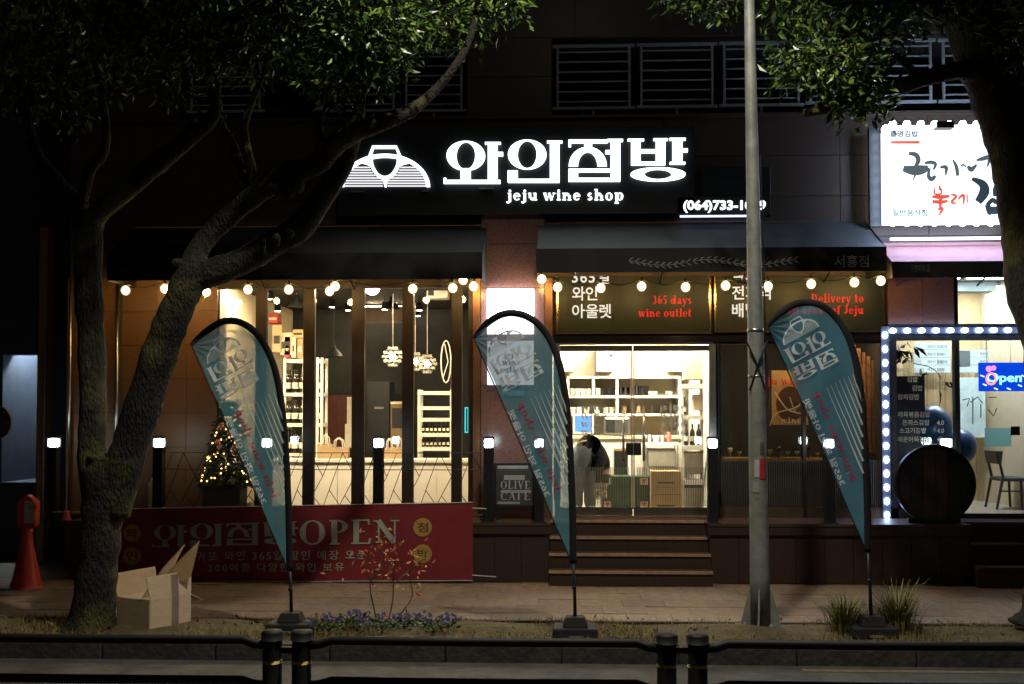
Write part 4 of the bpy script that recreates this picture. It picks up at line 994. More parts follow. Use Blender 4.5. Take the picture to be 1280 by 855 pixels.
for px, py, Y in ((338, 232, 9.86), (347, 236, 9.84), (361, 240, 9.84), (372, 233, 9.83), (302, 230, 10.), (398, 148, 9.8), (345, 300, 9.83), (362, 292, 9.8), (222, 330, 9.95)):
    MB().ball(tuple(P(px, py, Y)), random.uniform(.05, .08), 10, 7, sx=random.uniform(.7, 1), sz=random.uniform(.8, 1.3)).build('burl', m_bark, tr, smooth=True)
crown(tr, [(465, 20, 9.4, .45, .45, .35, 130), (460, 72, 9.4, .28, .3, .2, 70), (425, 95, 9.5, .2, .25, .16, 36), (360, 15, 9.7, .7, .6, .4, 130), (300, 60, 9.8, .4, .5, .3, 60), (230, 20, 9.9, .7, .7, .45, 120), (120, 30, 10, .8, .7, .5, 120), (30, 60, 10.1, .6, .7, .6, 90),
            (200, 95, 10.6, .5, .4, .25, 26), (70, 120, 10.6, .5, .4, .25, 26), (545, 15, 10.2, .5, .5, .22, 60), (620, 5, 10.3, .3, .4, .12, 26), (370, -80, 9.8, .9, .9, .45, 200), (200, -90, 10, 1.4, .9, .5, 260), (330, -190, 9.2, 1.4, 1., .5, 260), (240, -60, 9.05, .8, .45, .34, 200), (90, -50, 9.2, .9, .5, .4, 200), (330, -50, 9.1, .5, .4, .25, 90)], seed=11)  # clumps above the view are added to shade trunk and lower leaves
b1 = P(1300, 775, 10.3); b1.z = 0
t2 = thing('street_tree', 'dark tree with a leaning trunk at the right edge, in front of the white sign', 'tree', b1)
limb(t2, 'trunk', [(1318, 790, 10.3, 52), (1322, 762, 10.3, 40), (1326, 690, 10.3, 34), (1334, 560, 10.3, 34), (1326, 450, 10.3, 40), (1299, 350, 10.3, 38), (1285, 280, 10.3, 31), (1276, 200, 10.3, 36), (1252, 120, 10.3, 36), (1228, 60, 10.3, 36), (1205, -10, 10.3, 34), (1170, -120, 10.3, 28)], 5, 20, .05)
limb(t2, 'limb', [(1240, 90, 10.3, 20), (1200, 88, 10.2, 12), (1150, 100, 10.1, 10), (1100, 118, 10.05, 9), (1050, 132, 10, 8), (1005, 142, 10, 5)])
limb(t2, 'limb', [(1212, 20, 10.3, 20), (1160, 8, 10.2, 14), (1100, 14, 10.1, 11), (1055, 5, 10, 9), (1000, -20, 10, 7)])
limb(t2, 'limb', [(1056, 8, 10, 8), (1058, 30, 9.97, 7), (1062, 58, 9.92, 7)])
limb(t2, 'limb', [(1150, 100, 10.1, 6), (1120, 70, 9.95, 4), (1080, 60, 9.9, 3), (1010, 70, 9.9, 2)])
limb(t2, 'limb', [(1230, 30, 10.3, 16), (1260, -60, 9.8, 12), (1300, -170, 8.8, 8)])  # limb added out of view to carry the shading clump
limb(t2, 'limb', [(1190, -60, 10.3, 14), (1120, -140, 9.6, 10), (1060, -190, 9, 6)])  # limb reaching the other added clump above the view
limb(t2, 'limb', [(1262, 140, 10.3, 14), (1290, 90, 10.2, 10), (1310, 20, 10.2, 8)])
MB().lathe([(.045, 0), (.04, -.004)], tuple(P(1062.5, 56, 9.86)), 12, axis='Y').build('cut_end', M('cut_wood', (.45, .34, .18), .8), t2)
crown(t2, [(1035, 72, 9.8, .42, .4, .24, 62), (1055, 102, 9.75, .3, .3, .12, 28), (985, 60, 10.9, .22, .25, .22, 22), (1085, 128, 9.8, .18, .2, .06, 16), (895, 0, 10.9, .3, .25, .14, 24), (860, -12, 10.9, .25, .3, .1, 16), (1010, 0, 10.6, .4, .3, .24, 50), (1100, 30, 9.9, .4, .4, .2, 46), (1275, 40, 9.8, .25, .4, .35, 60), (1160, -50, 9.6, .9, .8, .4, 200), (980, -90, 10.9, .6, .35, .3, 60), (1200, -190, 9.2, .9, .8, .6, 260), (1290, -120, 9.5, .8, .8, .6, 200), (1240, -230, 8.75, .7, .5, .85, 420), (1300, -150, 9.2, .5, .5, .6, 160), (1075, -262, 8.75, .65, .4, .45, 220)], seed=23)  # high clumps out of view added to keep street light off the trunk
random.seed(5)
for t, px, py, Y, dx, dz, r in ((tr, 395, 193, 9.78, .05, .1, .022), (tr, 352, 238, 9.85, -.04, -.09, .026), (tr, 240, 170, 9.9, -.06, .1, .02), (tr, 432, 160, 9.72, .03, .1, .02), (tr, 330, 318, 9.9, .02, .12, .018), (t2, 1120, 108, 9.95, .03, .1, .016)):
    p = P(px, py, Y); MB().tube([tuple(p), tuple(p + Vector((dx, -.06, dz)))], [r, r*.8], 8, lump=.06).build('cut_stub', m_bark, t)
# ---- dry grass along the strip, clumps, pansies, sapling
g = MB()
for i in range(20000):
    x = random.uniform(-6.2, 6.2); y = random.uniform(YK + .14, YK + 1.12)
    if math.sin(x*2.3 + 1) + math.sin(x*5.1 + y*3) + random.uniform(-1.3, 1.3) < .1: continue
    h = random.uniform(.012, .045); a = random.uniform(0, 6.28); dx, dy_ = math.cos(a)*.004, math.sin(a)*.004; lx, ly = random.gauss(0, .025), random.gauss(0, .025)
    g.add([(x - dx, y - dy_, .0), (x + dx, y + dy_, .0), (x + lx, y + ly, h + .03)], [(0, 1, 2)], random.randrange(2))
for i in range(420):
    x = random.uniform(-6, 6); y = random.uniform(YK + .16, YK + 1.1); leaves(g, (x, y, .04), Vector((0, 0, .05)), 1, .05, .01, 1); g.m[-4:] = [2]*4
tag(g.build('grass', [M('dry_grass', (.3, .22, .07), .9), M('moss_grass', (.14, .13, .04), .9), M('fallen_leaf', (.16, .09, .045), .8)]), 'thin dry grass and moss over the planting strip soil', 'grass', kind='stuff')
def tuft(px, py, Y, h, spread, n, label):
    c = P(px, py, Y); c.z = .0; t = thing('grass_clump', label, 'grass clump', c, 'ornamental grass clumps by the right flag'); mb = MB()
    for i in range(n):
        a = random.uniform(0, 6.28); r = abs(random.gauss(0, .08)); l = h*random.uniform(.55, 1.1); o = spread*random.uniform(.2, 1.1)
        b = Vector((c.x + math.cos(a)*r, c.y + math.sin(a)*r, .01)); d = Vector((math.cos(a), math.sin(a), 0)); s = Vector((-d.y, d.x, 0))*.006; V = []
        for k in range(5):
            f = k/4; p = b + d*o*f**1.8 + Vector((0, 0, l*(f - .28*f**3*random.uniform(.3, 1.2)))); V += [p - s*(1 - f*.9), p + s*(1 - f*.9)]
        mb.add(V, [(2*k, 2*k + 1, 2*k + 3, 2*k + 2) for k in range(4)], random.randrange(3))
    mb.build('blades', [M('blade_green', (.1, .14, .035), .6), M('blade_straw', (.36, .3, .12), .7), M('blade_olive', (.17, .18, .055), .6)], t)
tuft(1056, 782, 10.32, .42, .3, 330, 'low grass clump left of the right flag pole'); tuft(1122, 783, 10.35, .52, .3, 380, 'taller grass clump right of the right flag pole'); tuft(1088, 775, 10.6, .3, .25, 150, 'small grass clump directly behind the right flag base')
def pansy(px, py, Y, label, s):
    random.seed(s); c = P(px, py, Y); c.z = 0; t = thing('pansy_plant', label, 'flowers', c, 'purple pansies in the planting strip'); mb = MB(); fl = MB()
    for i in range(90):
        a = random.uniform(0, 6.28); r = .13*math.sqrt(random.random()); p = Vector((c.x + r*math.cos(a)*1.25, c.y + r*math.sin(a), random.uniform(.02, .11))); leaves(mb, p, Vector((math.cos(a), math.sin(a), .8)), 1, .06, .01, 2)
    for i in range(9):
        a = random.uniform(0, 6.28); r = .15*math.sqrt(random.random()); p = Vector((c.x + r*math.cos(a)*1.2, c.y + r*math.sin(a), random.uniform(.1, .16))); q = random.uniform(.014, .02)
        for k in range(5):
            b = k*1.2566; fl.add([p + Vector((math.cos(b + e)*q*l, -.012 - .004*l, math.sin(b + e)*q*l)) for e, l in ((0, .15), (-.6, 1), (0, 1.25), (.6, 1))], [(0, 1, 2, 3)], 1 if k == 3 and random.random() < .4 else 0)
    mb.build('foliage', [M('pansy_leaf', (.06, .11, .035), .5), M('pansy_leaf_light', (.11, .16, .06), .5)], t); fl.build('blooms', [M('pansy_violet', (.16, .12, .38), .6), M('pansy_pale', (.45, .4, .6), .6)], t)
for i, px in enumerate((404, 424, 446, 470, 492, 515, 538, 553)):
    pansy(px, 793 - (i % 3)*4, 10.1 + (i % 3)*.13, ('pansy plant at the left end, next to the left flag base', 'second pansy plant from the left flag base', 'third pansy plant from the left flag base', 'pansy plant just left of the red bush stems', 'pansy plant at the foot of the red bush', 'pansy plant just right of the red bush stems', 'second pansy plant from the right end of the bed', 'pansy plant at the right end of the bed')[i], 40 + i)
c = P(478, 783, 10.4); c.z = 0
sb = thing('red_leaf_sapling', 'thin sapling with sparse red and orange leaves in front of the banner', 'sapling', c)
random.seed(9); wood = MB(); lv = MB()
for path in ([(472, 783), (468, 760), (464, 725), (478, 690), (488, 678)], [(484, 784), (490, 750), (492, 715), (496, 690)], [(490, 782), (505, 762), (515, 745), (512, 715), (518, 700)], [(492, 730), (510, 715), (528, 700), (536, 706)], [(466, 735), (456, 710), (458, 690)], [(464, 725), (485, 700), (470, 678)]):
    q = [tuple(P(x, y, 10.4) + Vector((0, random.uniform(-.08, .08), 0))) for x, y in path]; q = spline(q, 3); wood.tube(q, [.008 - .005*i/len(q) for i in range(len(q))], 5)
    for p in q[5:]:
        for k in range(2 if random.random() < .7 else 3):
            leaves(lv, Vector(p) + Vector((random.gauss(0, .05), random.gauss(0, .05), random.gauss(0, .05))), Vector((0, 0, -.2)), 1, .06, .01, 3)
for k in range(110): leaves(lv, P(random.gauss(483, 22), random.gauss(700, 16), 10.4), Vector((0, 0, -.3)), 1, .055, .03, 3)
wood.build('stem', M('twig_brown', (.09, .045, .03), .8), sb); lv.build('foliage', [M('leaf_red', (.5, .1, .05), .6), M('leaf_orange', (.65, .32, .12), .6), M('leaf_rust', (.45, .2, .1), .6)], sb)

# ================================================================== CARDBOARD BOX
c = P(187, 793, 10.05); c.z = .0
bxo = thing('cardboard_box', 'open brown cardboard box with flaps up against the left tree', 'box', c)
rz = rad(61); ux = Vector((math.cos(rz), math.sin(rz), 0)); uy = Vector((-math.sin(rz), math.cos(rz), 0)); C0 = Vector((c.x, c.y, .025)); La, Lb, Hh = .48, .44, .265
def quad3(p, q, r, s, th=.006):
    n = (q - p).cross(s - p).normalized()*th; return MB().hexa([p, q, r, s, p + n, q + n, r + n, s + n])
Z = Vector((0, 0, Hh)); A_, B_, D_ = C0 + ux*La, C0 + ux*La + uy*Lb, C0 + uy*Lb
quad3(C0, A_, A_ + Z, C0 + Z).build('side', m_card, bxo); quad3(A_, B_, B_ + Z, A_ + Z).build('side', m_card, bxo); quad3(B_, D_, D_ + Z, B_ + Z).build('side', m_card, bxo); quad3(D_, C0, C0 + Z, D_ + Z).build('side', m_card, bxo); quad3(C0, D_, B_, A_).build('bottom', m_cardin, bxo)
fo = lambda o, up: o*.16 + Vector((0, 0, up))
quad3(C0 + Z, A_ + Z, A_ + Z + uy*.02 + Vector((0, 0, .22)) + ux*.02, C0 + Z + uy*.02 + Vector((0, 0, .21)) - ux*.03).build('flap', m_card, bxo)
quad3(A_ + Z, B_ + Z, B_ + Z + ux*.16 - Vector((0, 0, .06)), A_ + Z + ux*.16 - Vector((0, 0, .08))).build('flap', m_card, bxo)
quad3(D_ + Z, C0 + Z, C0 + Z + uy*.12 + ux*.0 + Vector((0, 0, -.03)), D_ + Z - uy*.02 + ux*.1 + Vector((0, 0, -.05))).build('flap', m_cardin, bxo)
quad3(B_ + Z, D_ + Z, D_ + Z + uy*.05 + Vector((0, 0, .21)) - ux*.02, B_ + Z + uy*.05 + Vector((0, 0, .22))).build('flap', m_cardin, bxo)
n_ = Vector((ux.y, -ux.x, 0))
s0 = C0 + ux*.25 + n_*.0075; s1 = C0 + ux*.33 + n_*.0075; quad3(s0, s1, s1 + Z*.998, s0 + Z*.998, .0015).build('tape', m_tape, bxo)
s0 = C0 + ux*.25 + n_*.0085 + Z*1.01; s1 = C0 + ux*.33 + n_*.0085 + Z*1.01; u_ = uy*.02 + Vector((0, 0, .2)); quad3(s0, s1, s1 + u_, s0 + u_, .0015).build('tape', m_tape, bxo)
for j, (q, lab) in enumerate(((((196, 742), (236, 722), (247, 676), (212, 712)), 'flat cardboard sheet standing at the right inside the box'), (((176, 748), (196, 745), (229, 680), (205, 708)), 'flat cardboard sheet leaning behind the other one in the box'))):
    pts = [P(x, y, 10.32 + .06*j) + Vector((0, .06*(i in (1, 2)), 0)) for i, (x, y) in enumerate(q)]
    single(quad3(*pts), 'cardboard_sheet', M('cardboard_tan', (.46, .3, .15), .85, var=.1) if j == 0 else m_card, tuple(pts[0]), lab, 'cardboard')
# ---- red plastic parking marker
c = P(33, 737, 12.55); c.z = 0
pm = thing('parking_marker', 'red plastic no-parking marker with a flared base and white label', 'marker', c)
m_red = M('red_plastic', (.5, .055, .03), .45, var=.15)
MB().lathe([(.17, .0), (.17, .05), (.15, .1), (.1, .35), (.07, .5), (.06, .62), (.08, .7)], (c.x, c.y, 0), 18).build('base', m_red, pm, smooth=True)
x0, x1, z0, z1 = RX(24, 620, 47.5, 660, 12.55)
hd_ = MB().prism([(x0, z0 + .04), (x0 + .03, z0), (x1 - .03, z0), (x1, z0 + .04), (x1, z1 - .07), (x1 - .05, z1 - .02), ((x0 + x1)/2, z1 + .02), (x0 + .05, z1 - .02), (x0, z1 - .07)], c.y - .06, c.y + .06).build('head', m_red, pm, bevel=.015)
MB().box(x0 + .09, x1 - .015, c.y - .064, c.y - .061, z0 + .06, z1 - .05).build('label', M('label_white', (.5, .45, .42), .6), hd_)
Art().text('주차금지', 0, 0, 1, .03).fit(35.5, 638, 46, 631).mesh(lambda u, v, o: P(u, v, c.y - .066) - Vector((0, o, 0)), 0).build('lettering', m_red, hd_)
m2 = P(83, 640, 13.3); single(MB().lathe([(.06, 0), (.05, .03), (.025, .1), (.02, .12)], (m2.x, m2.y, ZD), 14), 'red_cone', m_red, (m2.x, m2.y, ZD), 'small red cone tip on the deck behind the left tree', 'cone', smooth=True)
# ---- round brown disc at the far left
c = P(-6, 528, 11.6)
rd = thing('round_disc_sign', 'brown riveted round disc on a post cut by the left edge', 'sign', (c.x, c.y, 0))
MB().lathe([(.17, -.02), (.18, -.015), (.18, .015), (.17, .02)], tuple(c), 28, axis='Y').build('disc', M('brown_disc', (.06, .04, .03), .5), rd, smooth=False)
for i in range(8): MB().lathe([(.008, -.03), (.008, -.02)], (c.x + .15*math.cos(i*.785), c.y, c.z + .15*math.sin(i*.785)), 8, axis='Y').build('rivet', m_steel, rd)
MB().tube([(c.x, c.y + .04, 0), (c.x, c.y + .04, c.z + .1)], .025, 8).build('post', m_black, rd)
# ================================================================== ON THE DECK
# christmas tree
c = P(285, 652, 13.72); c.z = ZD
xm = thing('christmas_tree', 'small christmas tree with warm fairy lights in a dark pot behind the left flag', 'christmas tree', c)
random.seed(31); fo = MB()
zb0, zt0_ = zof(285, 606, 13.72), zof(285, 503, 13.72)
def cone_r(z): return .34*(1 - (z - zb0)/(zt0_ - zb0))**.8 + .02
for i in range(1500):
    z = zb0 + (zt0_ - zb0)*random.random()**1.4; a = random.uniform(0, 6.28); r = cone_r(z)*random.uniform(.35, 1); p = Vector((c.x + r*math.cos(a), c.y + r*math.sin(a)*.6, z)); d = Vector((math.cos(a), math.sin(a), -.25)); leaves(fo, p, d, 2, .07, .015, 1)
fo.build('foliage', M('fir_green', (.03, .05, .022), .7), xm)
MB().tube([(c.x, c.y, ZD + .1), (c.x, c.y, zt0_)], .02, 6).build('trunk', m_bark, xm)
MB().box(c.x - .28, c.x + .2, c.y - .16, c.y + .16, ZD, zb0 + .02).build('pot', M('pot_brown', (.05, .03, .022), .6), xm, bevel=.02)
lb0 = bb0 = None
for i in range(58):
    z = zb0 + .04 + (zt0_ - zb0 - .1)*random.random()**1.3; a = random.uniform(3.3, 6.1) if i % 5 else random.uniform(0, 6.28); r = cone_r(z)*.97; p = Vector((c.x + r*math.cos(a), c.y + r*math.sin(a)*.62, z))
    if lb0 is None: lb0 = MB().ball((0, 0, 0), .011, 6, 4).build('fairy_light', EM('fairy', (1, .52, .17), 5), xm, origin=(0, 0, 0)); o = lb0
    else: o = lb0.copy(); COL.objects.link(o)
    o.location = p - xm.location
for i in range(9):
    z = zb0 + .08 + (zt0_ - zb0 - .3)*random.random(); a = random.uniform(3.5, 5.9); r = cone_r(z); p = Vector((c.x + r*math.cos(a), c.y + r*math.sin(a)*.65, z))
    if bb0 is None: bb0 = MB().ball((0, 0, 0), .04, 10, 7).build('bauble', M('bauble_rose', (.5, .25, .16), .25, metal=.5), xm, smooth=True, origin=(0, 0, 0)); o = bb0
    else: o = bb0.copy(); COL.objects.link(o)
    o.location = p - xm.location
# timber planter behind trunk
c = P(190, 652, 13.6); c.z = ZD
pt = thing('timber_board_stand', 'small light timber board with pointed top on the deck behind the left trunk', 'board', c)
x0, x1, z0, z1 = RX(186, 598, 193.5, 650, 13.6); MB().prism([(x0, ZD), (x1, ZD), (x1, z1 - .06), ((x0 + x1)/2, z1), (x0, z1 - .06)], 13.58, 13.62).build('board', M('board_pine', (.4, .26, .12), .7), pt)
x0, x1, z0, z1 = RX(168, 609, 185.5, 650, 13.6); MB().prism([(x0, ZD), (x1, ZD), (x1, z1), (x0, z1 - .08)], 13.6, 13.64).build('panel', M('board_brown', (.16, .09, .05), .7), pt)
# olive cafe board
c = P(645, 652, 13.5); c.z = ZD
oc = thing('cafe_board', 'black framed board reading OLIVE CAFE standing on the deck', 'board', c)
x0, x1, z0, z1 = RX(616, 578, 673, 637, 13.5)
MB().box(x0, x1, 13.5, 13.54, z0, z1).build('frame', m_black, oc, bevel=.008); MB().box(x0 + .04, x1 - .04, 13.497, 13.5, z0 + .05, z1 - .04).build('panel', M('board_dark', (.05, .045, .045), .6), oc)
for s in (x0 + .04, x1 - .08): MB().box(s, s + .04, 13.505, 13.535, ZD, z0).build('leg', m_black, oc)
for s, y in (('OLIVE', 611), ('CAFE', 625)):
    a = serif(s, .1); w = max(v[0] for v in a.v); a.xf(lambda x, yy: (644 + (x - w/2)*37/w, y - yy*10)); a.mesh(pxmap(13.495), 0).build('lettering', M('board_print', (.38, .37, .35), .7), oc)
for y0, y1, p0, p1 in ((582, 586, 622, 660), (594, 600, 630, 656), (612.5, 616, 626, 664), (627, 630, 622, 650)): Art().rect(p0, y0, p1, y1).mesh(pxmap(13.496), 0).build('print_stripe', M('print_stripe', (.3, .3, .29), .7), oc)
# round black tabletop leaning by the kimbap window
c = P(1168.5, 603, 13.3)
rt = thing('round_tabletop', 'black round timber tabletop standing on edge before the kimbap shop window', 'tabletop', (c.x, c.y, ZD))
rr = .46; cz = ZD + rr
MB().lathe([(rr, -.03), (rr, .03)], (c.x, c.y, cz), 48, axis='Y').build('core', m_blackm, rt)
MB().lathe([(rr - .035, -.031), (rr - .03, -.045), (rr, -.045), (rr + .004, -.03), (rr + .004, .03), (rr - .03, .04)], (c.x, c.y, cz), 48, axis='Y').build('rim', m_black, rt, smooth=False)
for i in range(6):
    a0, a1 = -1 + i/3 + .01, -1 + (i + 1)/3 - .01; R_ = rr - .04
    xs_ = [a0*R_ + (a1 - a0)*R_*k/6 for k in range(7)]
    pts = [(c.x + x, cz - math.sqrt(max(0, R_*R_ - x*x))) for x in xs_] + [(c.x + x, cz + math.sqrt(max(0, R_*R_ - x*x))) for x in reversed(xs_)]
    MB().prism(pts, c.y - .038 - .002*(i % 2), c.y - .031).build('plank', m_wood if i in (2, 3) else m_blackm, rt)
MB().box(c.x - .3, c.x + .3, c.y + .03, c.y + .06, ZD, ZD + .06).build('foot_rest', m_wood, rt)

# ================================================================== INSIDE THE WINE SHOP (left room)
def bottle_mesh():
    b = MB(); b.lathe([(.036, 0), (.038, .01), (.038, .19), (.03, .22), (.015, .245), (.014, .3), (.016, .302), (.016, .315)], (0, 0, 0), 10)
    b.lathe([(.0387, .06), (.0387, .14)], (0, 0, 0), 10, mi=1); return b
bt0 = [None]
def bottle(x, y, z, label, group, s=1.):
    if bt0[0] is None:
        o = bottle_mesh().build('wine_bottle', [m_bottle, m_label], None, smooth=True); bt0[0] = o
    else: o = bt0[0].copy(); COL.objects.link(o)
    o.location = (x, y, z); o.scale = (s, s, s); o.rotation_euler = (0, 0, random.uniform(0, 6)); tag(o, label, 'bottle', group)
def rack(px0, px1, py0, ys, Y, dep, label, mat=m_white, top=True):
    x0, x1 = xof(px0, 500, Y), xof(px1, 500, Y); zt = zof(px0, py0, Y); t = thing('bottle_rack', label, 'rack', ((x0 + x1)/2, Y, ZD))
    for x in (x0, x1 - .035):
        for y in (Y, Y + dep - .035): MB().box(x, x + .035, y, y + .035, ZD, zt).build('post', mat, t)
    zs = [zof(px0, q, Y) for q in ys]
    for z in zs: MB().box(x0 + .001, x1 - .001, Y - .006, Y + dep, z - .05, z).build('shelf', mat, t)
    return x0, x1, zs
random.seed(12)
x0, x1, zs = rack(354, 381, 447, (449, 491, 529, 566), 15.85, .35, 'white rack of dark wine bottles beside the left flag')
for k, z in enumerate(zs[1:]):
    for i in range(3):
        for j in range(2): bottle(x0 + .05 + (x1 - x0 - .1)*i/2, 15.9 + j*.14, z, 'dark wine bottle on the %s bottle shelf of the rack beside the left flag' % ('top', 'middle', 'lowest')[k], 'bottles on the rack by the left flag', 1.05)
x0b, x1b, zsb = rack(395, 403.5, 447, (449, 491, 529, 566), 15.85, .35, 'narrow white rack showing right of the second window mullion')
for k, z in enumerate(zsb[1:]): bottle((x0b + x1b)/2 - .01, 15.92, z, 'dark wine bottle on the %s bottle shelf of the narrow rack' % ('top', 'middle', 'lowest')[k], 'bottles on the narrow rack', 1.05)
for (p0, p1, y0, y1, col, lab) in ((335, 349, 432, 445, (.42, .04, .02), 'red gift carton lying on the pale cartons, highest by the left flag'), (341, 353, 446, 480, (.5, .34, .18), 'tall tan carton right behind the left flag edge'), (351, 366, 456, 484, (.55, .46, .3), 'pale carton on the rack with a dark printed top'), (356, 364, 461, 487, (.5, .05, .04), 'red and white wine gift box on the rack'),
                                   (364.5, 371, 462, 487, (.62, .55, .42), 'narrow cream gift box on the rack, right of the red one'), (366, 381, 452, 462, (.5, .3, .12), 'flat orange carton lying on the gift boxes'), (372, 380, 463, 488, (.34, .24, .12), 'brown upright carton at the right end of the rack top')):
    a, b, z0, z1 = RX(p0, y0 - 40, p1, y1 - 40, 15.9)
    if lab.startswith('red gift'): z0 += .01
    bo = thing('gift_carton', lab, 'carton', ((a + b)/2, 15.95, z0)); mm = M('carton_%02d%02d' % (int(col[0]*99), int(col[1]*99)), col, .6, var=.1)
    MB().box(a, b - .004, 15.87, 16.07, z0, z1).build('carton_body', mm, bo, bevel=.004); MB().box(a + .02, b - .03, 15.867, 15.87, z0 + (z1 - z0)*.3, z0 + (z1 - z0)*.6).build('printed_label', m_label if col[1] < .3 else m_black, bo)
x0, x1, zs = rack(522, 565.5, 487, (489, 508, 522.5, 541.5, 559), 15.85, .35, 'white shelf rack by the right window mullion with two rows of bottles')
for k, z in enumerate(zs[3:]):
    for i in range(7): bottle(x0 + .07 + (x1 - x0 - .14)*i/6, 15.93, z + .002, 'small dark bottle in the %s row of the right shelf rack' % ('upper', 'lower')[k], 'bottles on the right shelf rack', .5)
# low white counter with kraft bags
ct = thing('window_counter', 'low white panelled counter behind the folding windows', 'counter', (xof(465, 640, 15.3), 15.3, ZD))
x0, x1, z0, z1 = RX(340, 574, 588, 650, 15.3)
for i in range(6): 
    w = (x1 - x0)/6; MB().box(x0 + i*w + .003, x0 + (i + 1)*w - .003, 15.28, 15.3, ZD, z1 - .04).build('front_panel', m_white, ct)
MB().box(x0, x1, 15.26, 15.78, z1 - .04, z1).build('top', m_white, ct); MB().box(x0, x1, 15.3, 15.7, ZD, z1 - .041).build('carcass', m_cream, ct)
def bag(px, w, h, label):
    c = P(px, 573, 15.5); z = z1
    t = thing('kraft_bag', label, 'bag', (c.x, 15.5, z), 'kraft gift bags on the counter')
    MB().hexa([(c.x - w/2, 15.42, z), (c.x + w/2, 15.42, z), (c.x + w/2, 15.58, z), (c.x - w/2, 15.58, z), (c.x - w/2 - .01, 15.45, z + h), (c.x + w/2 + .01, 15.45, z + h), (c.x + w/2 + .01, 15.55, z + h), (c.x - w/2 - .01, 15.55, z + h)]).build('bag_body', m_kraft, t)
    for y in (15.44, 15.56): MB().tube([(c.x - w*.25, y, z + h - .02), (c.x - w*.2, y - .02, z + h + .09), (c.x, y - .03, z + h + .13), (c.x + w*.2, y - .02, z + h + .09), (c.x + w*.25, y, z + h - .02)], .008, 5).build('handle', m_white, t)
for px, w, h, l in ((407, .2, .2, 'kraft bag at the left end of the counter'), (424, .26, .16, 'wide kraft bag with script print on the counter'), (474, .12, .17, 'kraft bag behind the window bollard'), (487, .14, .15, 'kraft bag right of the window bollard'), (500, .14, .16, 'kraft bag next to the fourth window mullion')): bag(px, w, h, l)
def dbox(name, label, cat, px0, py0, px1, py1, Y, dep, mat, bevel=.006, parts=()):
    x0, x1, z0, z1 = RX(px0, py0, px1, py1, Y); t = thing(name, label, cat, ((x0 + x1)/2, Y, z0)); MB().box(x0, x1, Y, Y + dep, z0, z1).build('body', mat, t, bevel=bevel)
    for nm, a, b, c, d, o, mm in parts: MB().box(x0 + (x1 - x0)*a, x0 + (x1 - x0)*c, Y - o, Y - .0005, z1 - (z1 - z0)*d, z1 - (z1 - z0)*b).build(nm, mm, t)
    return t
m_maroon = M('maroon_door', (.06, .016, .014), .35)
dbox('storage_cabinet', 'dark maroon cabinet at the back of the wine shop', 'cabinet', 402, 494, 441, 606, 17, .5, m_maroon, parts=(('door', .03, .03, .49, .97, .02, m_maroon), ('door', .51, .03, .97, .97, .02, m_maroon), ('poster', .82, .02, .99, .36, .024, m_label)))
dbox('tall_fridge', 'tall black fridge in the middle of the back room', 'fridge', 458, 477, 487, 606, 17, .5, m_black, parts=(('door', .03, .02, .97, .98, .02, m_signbk), ('name_plate', .35, .245, .75, .265, .024, m_steel)))
dbox('side_cabinet', 'brown timber cabinet with open shelf right of the black fridge', 'cabinet', 488, 505, 506, 606, 17, .4, M('cab_brown', (.18, .12, .06), .6), parts=(('opening', .1, .05, .9, .3, .003, m_black), ('shelf_edge', 0, -.03, 1, .0, .02, m_label)))
dbox('cash_box', 'cream carton stack at the foot of the maroon cabinet', 'carton', 431, 530, 441, 560, 16.6, .3, m_label)
# pendants, spots, tubes, cassette
def pendant(px, py, Y, zc, label):
    c = P(px, py, Y); t = thing('crystal_pendant', label, 'pendant lamp', c, 'crystal pendant lamps'); random.seed(int(px))
    MB().tube([(c.x, Y, c.z + .14), (c.x, Y, zc)], .006, 5).build('rod', m_steel, t); MB().ball((c.x, Y, c.z), .045, 8, 6).build('bulb', EM('pendant_bulb', (1, .85, .58), 38), t, smooth=True)
    b = MB()
    for j in range(5):
        z = c.z + .12 - j*.06; r = (.06, .12, .14, .11, .05)[j]
        for i in range(10): b.obox((c.x + r*math.cos(i*.628 + j*.3), Y + r*math.sin(i*.628 + j*.3), z), .022, .022, .035, i*.7, .6)
    b.build('crystals', M('crystal', (.75, .72, .62), .1, spec=.8), t)
    f = MB()
    for z, r in ((.1, .09), (0., .14), (-.1, .09)):
        f.tube([(c.x + r*math.cos(i*.5236), Y + r*math.sin(i*.5236), c.z + z) for i in range(13)], .005, 4)
    f.build('frame', m_steel, t)
pendant(491, 446, 15.6, 3.66, 'crystal pendant lamp in the middle window pane'); pendant(534, 455, 16.6, 3.66, 'crystal pendant lamp above the right shelf rack'); pendant(519, 452, 16.9, 3.66, 'crystal pendant lamp half hidden by the fourth window mullion')
def shade(px, py, Y, label):
    c = P(px, py, Y); t = thing('cone_pendant', label, 'pendant lamp', c, 'black cone pendant lamps')
    MB().lathe([(.14, 0), (.06, .1), (.025, .13), (.02, .17)], c, 16).build('lamp_shade', m_black, t, smooth=True); MB().lathe([(.125, .004), (.1, .02)], c, 14).build('lamp_disc', m_spot, t); MB().tube([tuple(c + Vector((0, 0, .17))), tuple(c + Vector((-.02, 0, .26))), tuple(c + Vector((0, 0, 3.66 - c.z)))], .006, 5).build('cord', m_black, t)
shade(418, 446, 16.4, 'cone pendant lamp hanging low before the maroon cabinet'); shade(371, 384, 15.2, 'cone pendant lamp near the ceiling above the gift cartons'); shade(489, 386, 16.0, 'cone pendant lamp near the ceiling above the black fridge')
